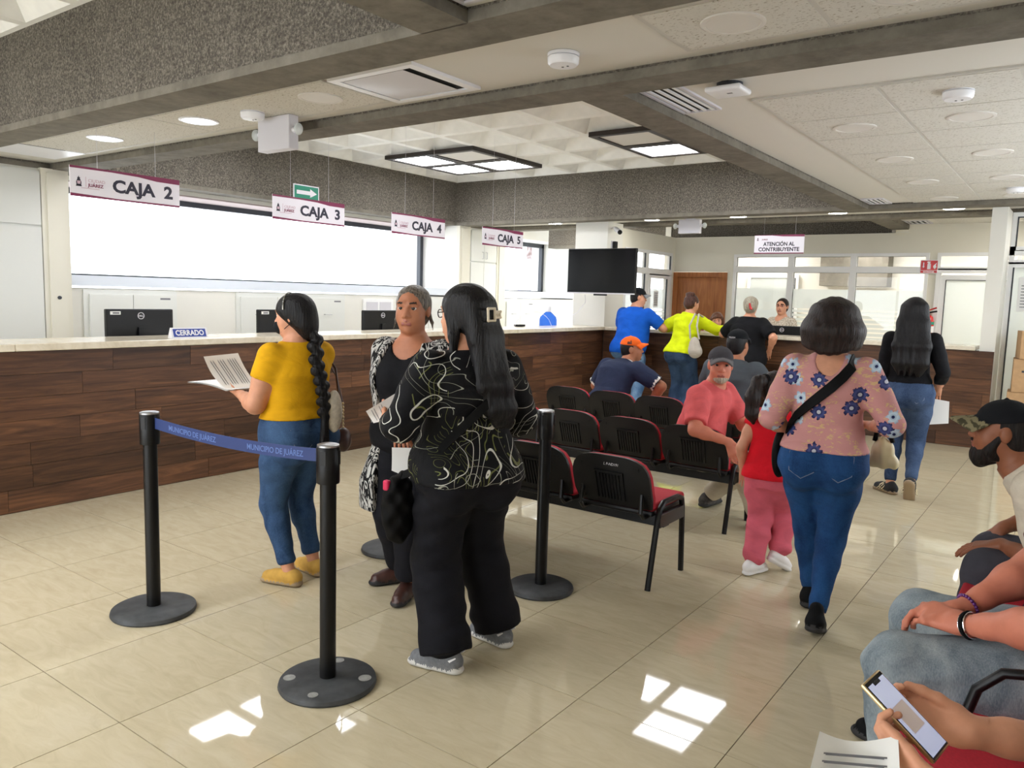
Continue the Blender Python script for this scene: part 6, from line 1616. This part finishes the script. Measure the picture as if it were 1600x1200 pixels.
p = Person('grey-haired person in black tee with a red hair clip at the back counter', (-.15, 8.36), (.0, 1), 1.63, 'f', SK_TAN, 1.30, head_yaw=.15, head_pitch=.02, lean=.08, hres=.007, res=.013, belly=.02)
stand(p, (-.25, 8.33), (-.04, 8.33)); p.arm('R', wl_(p, .12, 8.42, .98), V(.7, -.7, 0)); p.arm('L', wl_(p, -.42, 8.72, 1.2), V(-.8, -.3, -.5))
p.trousers(C_BLKT, waist=.12, butt=.105, e=.014, wide=.03); p.shirt(C_BLK, 'tee', hem=-.25, sleeve=.46, e=.024, flare=.03, neck=.07, sl_e=.028); p.shoes(M_LEATHB, M_SOLEB)
F = Field(); p.hair_cap(F, .012, .055, vol=(1.04, 1.04, 1.02)); F.ell(p.hp(0, -.10, .01), V(.05, .03, .06), .02); strands(F, .002, 150, (1, .3, .5)); p.put('hair', F, H_GREYB, .007)
F = Field(); F.cap(p.hp(.012, -.142, .03), p.hp(.024, -.142, -.03), .012, .012, .004); F.cap(p.hp(.03, -.14, -.01), p.hp(.04, -.135, -.035), .009, .009, .004); p.put('hair_clip', F, M_REDP, .005); p.finish(H_GREYB)

p = Person('seated clerk with brown fringe peeking over the back counter', (-1.03, 9.60), (.1, -1), 1.60, 'f', SK_TAN, 1.0, zp=.655, head_pitch=-.15, head_yaw=.25, lean=.12, hres=.006, res=.013)
p.leg('L', V(-.12, .38, .1)); p.leg('R', V(.12, .38, .1)); p.arm('L', V(-.18, .35, .80), V(-.5, -.8, 0)); p.arm('R', V(.18, .35, .80), V(.5, -.8, 0))
p.trousers(C_BLKT); p.shirt(C_CREAM, 'blouse', hem=-.1, sleeve=.5); p.shoes(M_LEATHB, M_SOLEB)
F = Field(); p.hair_cap(F, .010, .055); F.chain([p.hp(-.06, .055, .06), p.hp(.0, .085, .07), p.hp(.06, .06, .035)], [.018, .02, .014], .02); F.chain([p.hp(.07, .0, .02), p.hp(.08, -.02, -.08), p.hp(.075, -.03, -.15)], [.03, .03, .01], .02); F.chain([p.hp(-.07, .0, .02), p.hp(-.08, -.02, -.08), p.hp(-.075, -.03, -.15)], [.03, .03, .01], .02); p.put('hair', F, hairmat('chestnut hair', (58, 34, 24), (128, 80, 54)), .006); p.finish(H_BRN)
t = thing('staff_chair', 'black staff chair under the clerk with brown fringe', 'chair', (-1.03, 9.60, 0))
MB().rbox(-.23, .23, -.3, .2, .42, .50, r=.03, seg=3).build('seat', M_BLACK, t, True); MB().rbox(-.21, .21, .20, .25, .5, .95, r=.02, seg=3).build('backrest', M_BLACK, t, True); MB().cyl((0, -.05, .0), .25, .04, 20).build('chair_base', M_BLACKM, t); MB().cyl((0, -.05, .04), .03, .38, 12).build('gas_column', M_BLACKM, t)

p = Person('standing clerk with glasses and speckled cream blouse behind the back counter', (-.22, 9.92), (-.35, -.94), 1.63, 'f', SK_TAN, 1.12, head_yaw=.35, hres=.006, res=.013)
p.leg('L', V(-.09, .0, .08)); p.leg('R', V(.09, .0, .08)); p.arm('L', V(-.2, .25, .95), V(-.5, -.8, 0)); p.arm('R', V(.2, .25, .95), V(.5, -.8, 0)); p.bust(.075)
p.trousers(C_BLKT); p.shirt(C_SPECK, 'blouse', hem=-.15, sleeve=.45, neck=.075, ndrop=.06, bust=.076); p.shoes(M_LEATHB, M_SOLEB)
F = Field(); p.hair_cap(F, .008, .07); F.ell(p.hp(0, -.11, .0), V(.04, .04, .04), .02); p.put('hair', F, H_BRN, .007); p.glasses(plain('red spectacle frame', (120, 30, 30), .4)); p.finish(H_BRN)

# ================================================================== SEATED PEOPLE
def sit_legs(p, spread=.12, reach=.44, fy=.40, toes=(.1, -.1)):
    zf = .078 * p.H / 1.62
    p.leg('L', V(-spread + p.pel[0], fy + p.pel[1], zf), toes[0], (0, .3, 1)); p.leg('R', V(spread + p.pel[0], fy + p.pel[1], zf), toes[1], (0, .3, 1))
p = Person('seated man in navy polo and orange cap turning to the right', (-.44, 5.27), (.25, .97), 1.66, 'm', SK_BRN, 1.12, zp=.51, lean=.66, head_yaw=-.80, head_pitch=.05, hunch=.06, hres=.005, res=.012)
sit_legs(p); p.arm('R', wl_(p, -.10, 5.58, .55), V(.9, .2, .2), hdir=V(0, .3, -1), palm=V(-1, 0, 0)); p.arm('L', V(-.18, .42, .62), V(-.8, -.4, 0))
p.trousers(J_NAVY, waist=.12); p.shirt(C_NAVY, 'polo', hem=-.12, sleeve=.45, e=.018, neck=.072, sl_e=.026, collar=1, cuff=1, mats=[C_NAVY, plain('white polo piping', (220, 216, 208), .8)]); p.shoes(M_LEATHB, M_SOLEB)
F = Field(); p.hair_cap(F, .003, .095); F.cut(p.hp(0, .02, 0), p.Rh @ V(0, 1, .2)); p.put('hair', F, H_BLK, .007); p.capmesh(M_ORANGE)
me = text_mesh('.ial', .05, M_GASKET, .001, .002); me.transform(Matrix.Translation(Vector(p.hp(-.05, -.115, .06)))); p.capletter = None; bpy.data.meshes.remove(me)
F = Field(); F.cap(p.hp(-.025, .085, -.046), p.hp(.025, .085, -.046), .006, .006, .003); F.ell(p.hp(0, .07, -.095), V(.022, .018, .012), .005); p.put('moustache', F, H_BRD, .004); p.finish(H_BLK)
# black lettering on the side of the orange cap
q = Matrix([list(p.Rh[0]) + [0], list(p.Rh[1]) + [0], list(p.Rh[2]) + [0], [0, 0, 0, 1]])
me = text_mesh('al', .06, M_GASKET, .001, .002)
for v in me.vertices:
    a = .35 - v.co.x / .09; v.co = Vector(p.hc + p.Rh @ (V(.0875 * math.cos(a * .9) * (1 - .25 * max(0, v.co.y) / .06), -.012 - .1045 * math.sin(a) * (1 - .2 * max(0, v.co.y) / .06), .058 + v.co.y * .75) * p.hs))
link('cap_lettering', me, p.root)

p = Person('seated man in grey tee and black cap seen from behind', (.80, 5.30), (.05, 1), 1.70, 'm', SK_BRN, 1.12, zp=.52, lean=.20, head_yaw=-.1, hunch=.03, hres=.007, res=.012)
sit_legs(p); p.arm('R', V(.2, .4, .62), V(.8, -.4, 0)); p.arm('L', V(-.2, .4, .62), V(-.8, -.4, 0))
p.trousers(J_NAVY, waist=.12); p.shirt(C_GREYT, 'tee', hem=-.12, sleeve=.42, e=.020, neck=.068, sl_e=.026); p.shoes(M_LEATHB, M_SOLEB)
F = Field(); p.hair_cap(F, .007, .05); F.ell(p.hp(0, -.06, -.05), V(.06, .045, .05), .02); p.put('hair', F, H_BLK, .007); p.capmesh(M_CAPB)
me = text_mesh('WILSON', .018, M_PLASTW, .0005, .0006, 'CENTER')
for v in me.vertices: a = v.co.x / .1; v.co = Vector(p.hc + p.Rh @ (V(-.085 * math.sin(a) * -1, -.012 - .1045 * math.cos(a), .052 + v.co.y) * p.hs))
link('cap_lettering', me, p.root); p.finish(H_BLK)

p = Person('grey-bearded man in salmon polo and charcoal cap looking back over his bench', (1.02, 4.03), (.96, .10), 1.60, 'm', SK_RED, 1.16, zp=.49, lean=.32, head_yaw=-.98, head_pitch=-.02, twist=-.22, hsz=1.06, hres=.0045, res=.011, belly=.03)
p.leg('L', wl_(p, 1.05, 4.30, .085), 1.3, (.3, .6, 1)); p.leg('R', wl_(p, 1.56, 3.97, .085), .25, (0, .4, 1))
p.arm('R', wl_(p, 1.43, 3.68, .64), V(.1, -.8, .1), hdir=V(.4, .5, -1), palm=V(-.8, .4, 0), curl=.5); p.arm('L', wl_(p, 1.55, 4.05, .66), V(-.6, -.6, -.2), curl=.5)
p.trousers(C_KHAKI, waist=.12, wide=.02, butt=0); p.shirt(C_SALM, 'polo', hem=-.1, sleeve=.44, e=.018, neck=.072, sl_e=.026, collar=1, fold=.003); p.shoes(plain('camouflage sneaker', (60, 56, 52), .8, var=.5, scale=40), M_SOLEB, 'sneaker')
F = Field(); p.hair_cap(F, .003, .095); F.cut(p.hp(0, .02, 0), p.Rh @ V(0, 1, .2)); p.put('hair', F, H_GREYB, .006); p.capmesh(M_CAPG, plain('grey cap peak', (92, 90, 92), .8))
F = Field(); F.ell(p.hp(0, .060, -.095), V(.036, .036, .030), .01, 0, p.Rh); F.ell(p.hp(0, .030, -.080), V(.061, .060, .040), .01, 0, p.Rh); F.ell(p.hp(0, .06, -.02), V(.06, .06, .045), .008, None, p.Rh, 's'); F.cap(p.hp(-.026, .082, -.046), p.hp(.026, .082, -.046), .007, .007, .006); F.ell(p.hp(0, .09, -.058), V(.018, .02, .010), .004, None, p.Rh, 's'); strands(F, .0012, 300); p.put('beard', F, H_GREYB, .0045); p.finish(H_GREYB)

# ---- three people at the right edge
p = Person('bearded man in camouflage cap and off-white tee seated at the right edge', (3.455, 2.46), (-1, -.06), 1.70, 'm', SK_DRK, 1.05, zp=.515, lean=.72, head_pitch=.05, head_yaw=.05, hunch=.05, hres=.0034, res=.011)
p.leg('L', wl_(p, 3.02, 2.34, .085), .1, (0, .3, 1)); p.leg('R', wl_(p, 3.02, 2.68, .085), -.1, (0, .3, 1))
p.arm('L', wl_(p, 3.08, 2.38, .61), V(-.7, -.6, -.1), hdir=V(.15, 1, -.30), palm=V(.1, -.1, -1), curl=.35, spread=.2); p.arm('R', wl_(p, 3.07, 2.66, .62), V(.7, -.6, -.1), hdir=V(-.1, .8, -.7), palm=V(.1, -.5, -.6), curl=.5)
p.trousers(C_DKGREY, waist=.12, e=.018, wide=.02); p.shirt(C_CREAM, 'tee', hem=-.1, sleeve=.40, e=.016, neck=.07, sl_e=.026); p.shoes(M_LEATHB, M_SOLEB)
F = Field(); p.hair_cap(F, .003, .095); F.cut(p.hp(0, .02, 0), p.Rh @ V(0, 1, .2)); p.put('hair', F, H_BRD, .006); p.capmesh(M_CAPB, C_CAMO, brim=1.25, tilt=-.10)
F = Field(); F.ell(p.hp(0, .058, -.105), V(.042, .042, .05), .02, 0, p.Rh); F.ell(p.hp(0, .02, -.085), V(.062, .06, .045), .03, 0, p.Rh)
for sg in (-1, 1): F.cap(p.hp(sg * .062, .0, -.01), p.hp(sg * .055, .035, -.07), .012, .022, .02); F.cap(p.hp(0, .097, -.043), p.hp(sg * .03, .078, -.058), .006, .007, .004)
F.ell(p.hp(0, .098, -.060), V(.020, .022, .011), .004, None, p.Rh, 's'); F.fold(.0025, 220, (1, .4, .2), 3); p.put('beard', F, H_BRD, .0045); p.finish(H_BRD)

p = Person('man in maroon tee and pale grey jeans seated at the right edge', (3.335, 1.36), (-1, .0), 1.76, 'm', SK_RED, 1.08, zp=.545, lean=-.10, hres=.0036, res=.010)
p.leg('L', wl_(p, 2.96, 1.10, .085), .15, (0, .3, 1)); p.leg('R', wl_(p, 2.92, 1.60, .085), -.25, (0, .3, 1))
hl = p.arm('L', wl_(p, 3.075, 1.17, .672), V(-.8, -.5, -.3), hdir=V(.35, 1, .0), palm=V(.5, -.1, -.9), curl=.75, spread=.05, rad=1.08); hr = p.arm('R', wl_(p, 3.06, 1.27, .685), V(.8, -.5, .1), hdir=V(-.25, 1, -.25), palm=V(-.5, .1, -.8), curl=.6, spread=.05, rad=1.08)
p.trousers(J_GREY, waist=.12, e=.022, wide=.012, fold=.004, res=.008); p.shirt(C_MAROON, 'tee', hem=-.12, sleeve=.42, e=.02, sl_e=.028, neck=.07); p.shoes(M_LEATHB, M_SOLEB)
F = Field(); p.hair_cap(F, .010, .055); p.put('hair', F, H_BLK, .007)
def band(p, h, r, name, mat, off=-.015, tr=.006, beads=0):
    d = nrm(h['wr'] - h['el']); u = nrm(np.cross(d, V(0, 0, 1))); w = np.cross(u, d); c = h['wr'] + d * off
    if beads:
        for a in np.linspace(0, 2 * math.pi, beads + 1)[:-1]: MB().ell(tuple(c + (u * math.cos(a) + w * math.sin(a)) * r), (tr, tr, tr), 8, 6).build('bracelet_bead', mat, p.root, True)
    else: MB().tube([tuple(c + (u * math.cos(a) + w * math.sin(a)) * r) for a in np.linspace(0, 2 * math.pi, 21)[:-1]], tr, 8, closed=True).build(name, mat, p.root, True)
band(p, hl, .034, 'bracelet', M_LEATHB, -.02, .007); band(p, hl, .035, 'bracelet_ring', M_CHROME, -.013, .003); band(p, hl, .035, 'bracelet_ring', M_CHROME, -.03, .003)
band(p, hr, .034, '', plain('purple bead', (92, 40, 110), .25), -.02, .0055, 22)
p.finish(H_BLK, .0065)

p = Person('person holding a phone and paper at the bottom right corner', (3.60, .22), (-1, .05), 1.66, 'f', SK_TAN, 1.05, zp=.55, lean=.10, hres=.0032, res=.010)
p.leg('L', V(-.12, .42, .085), .1, (0, .3, 1)); p.leg('R', V(.12, .42, .085), -.1, (0, .3, 1))
hr = p.arm('R', wl_(p, 3.175, .235, .815), V(.7, -.6, -.6), hdir=V(-.25, 1, .12), palm=V(-.80, .1, .55), curl=[.9, 1.0, 1.1, 1.2], td=(1.0, .3, .35), spread=.04)
hl = p.arm('L', wl_(p, 3.16, .03, .80), V(-.7, -.6, -.6), hdir=V(.40, .9, .15), palm=V(.70, .1, .65), curl=[.9, 1.0, 1.1, 1.2], td=(1.0, .25, .3), spread=.04)
p.trousers(J_NAVY, waist=.12); p.shirt(C_NAVYS, 'shirt', hem=-.1, sleeve=.62, e=.018, sl_e=.026, neck=.07); p.shoes(M_LEATHB, M_SOLEB)
F = Field(); p.hair_cap(F, .012, .05); p.put('hair', F, H_BRN, .007)
band(p, hl, .033, 'bracelet', M_LEATHB, -.02, .004)
MB().tube([(-.24, .18, .86), (-.20, .27, .80), (-.17, .25, .70)], .022, 8, sx=.25).build('cuff_strap', M_CLOTHG, p.root, True)
p.finish(H_BRN, .0065)
t = thing('smartphone', 'gold-rimmed smartphone with lit screen held at the bottom right', 'phone')
zu = Vector((.57, -.16, .80)).normalized(); xu = Vector((.80, -.10, -.58)); xu = (xu - zu * xu.dot(zu)).normalized(); yu = zu.cross(xu)
t.matrix_world = Matrix(((xu.x, yu.x, zu.x, 3.085), (xu.y, yu.y, zu.y, .135), (xu.z, yu.z, zu.z, .857), (0, 0, 0, 1)))
MB().rbox(-.078, .078, -.037, .037, -.004, .004, r=.0035, seg=2).build('phone_case', M_GOLD, t, True)
MB().rbox(-.0745, .0745, -.0335, .0335, .003, .0045, r=.0005, seg=1).build('phone_glass', M_TV, t)
MB().box(-.068, .071, -.031, .031, .0045, .0049).build('screen', emit('phone screen', (140, 158, 214), .55), t)
MB().box(-.02, .03, -.022, .022, .0049, .0052).build('screen_picture', emit('phone picture', (110, 34, 44), .35), t)
MB().box(-.068, -.062, -.012, .012, .0049, .0052).build('notch', M_BLACK, t)
sheet('paper_sheet', 'curling white printed paper in the bottom right corner', 'paper', [(3.14, -.14, .76), (3.0, -.22, .775), (2.985, -.03, .865), (3.09, .05, .86)], curve=.035, lines=TXT)
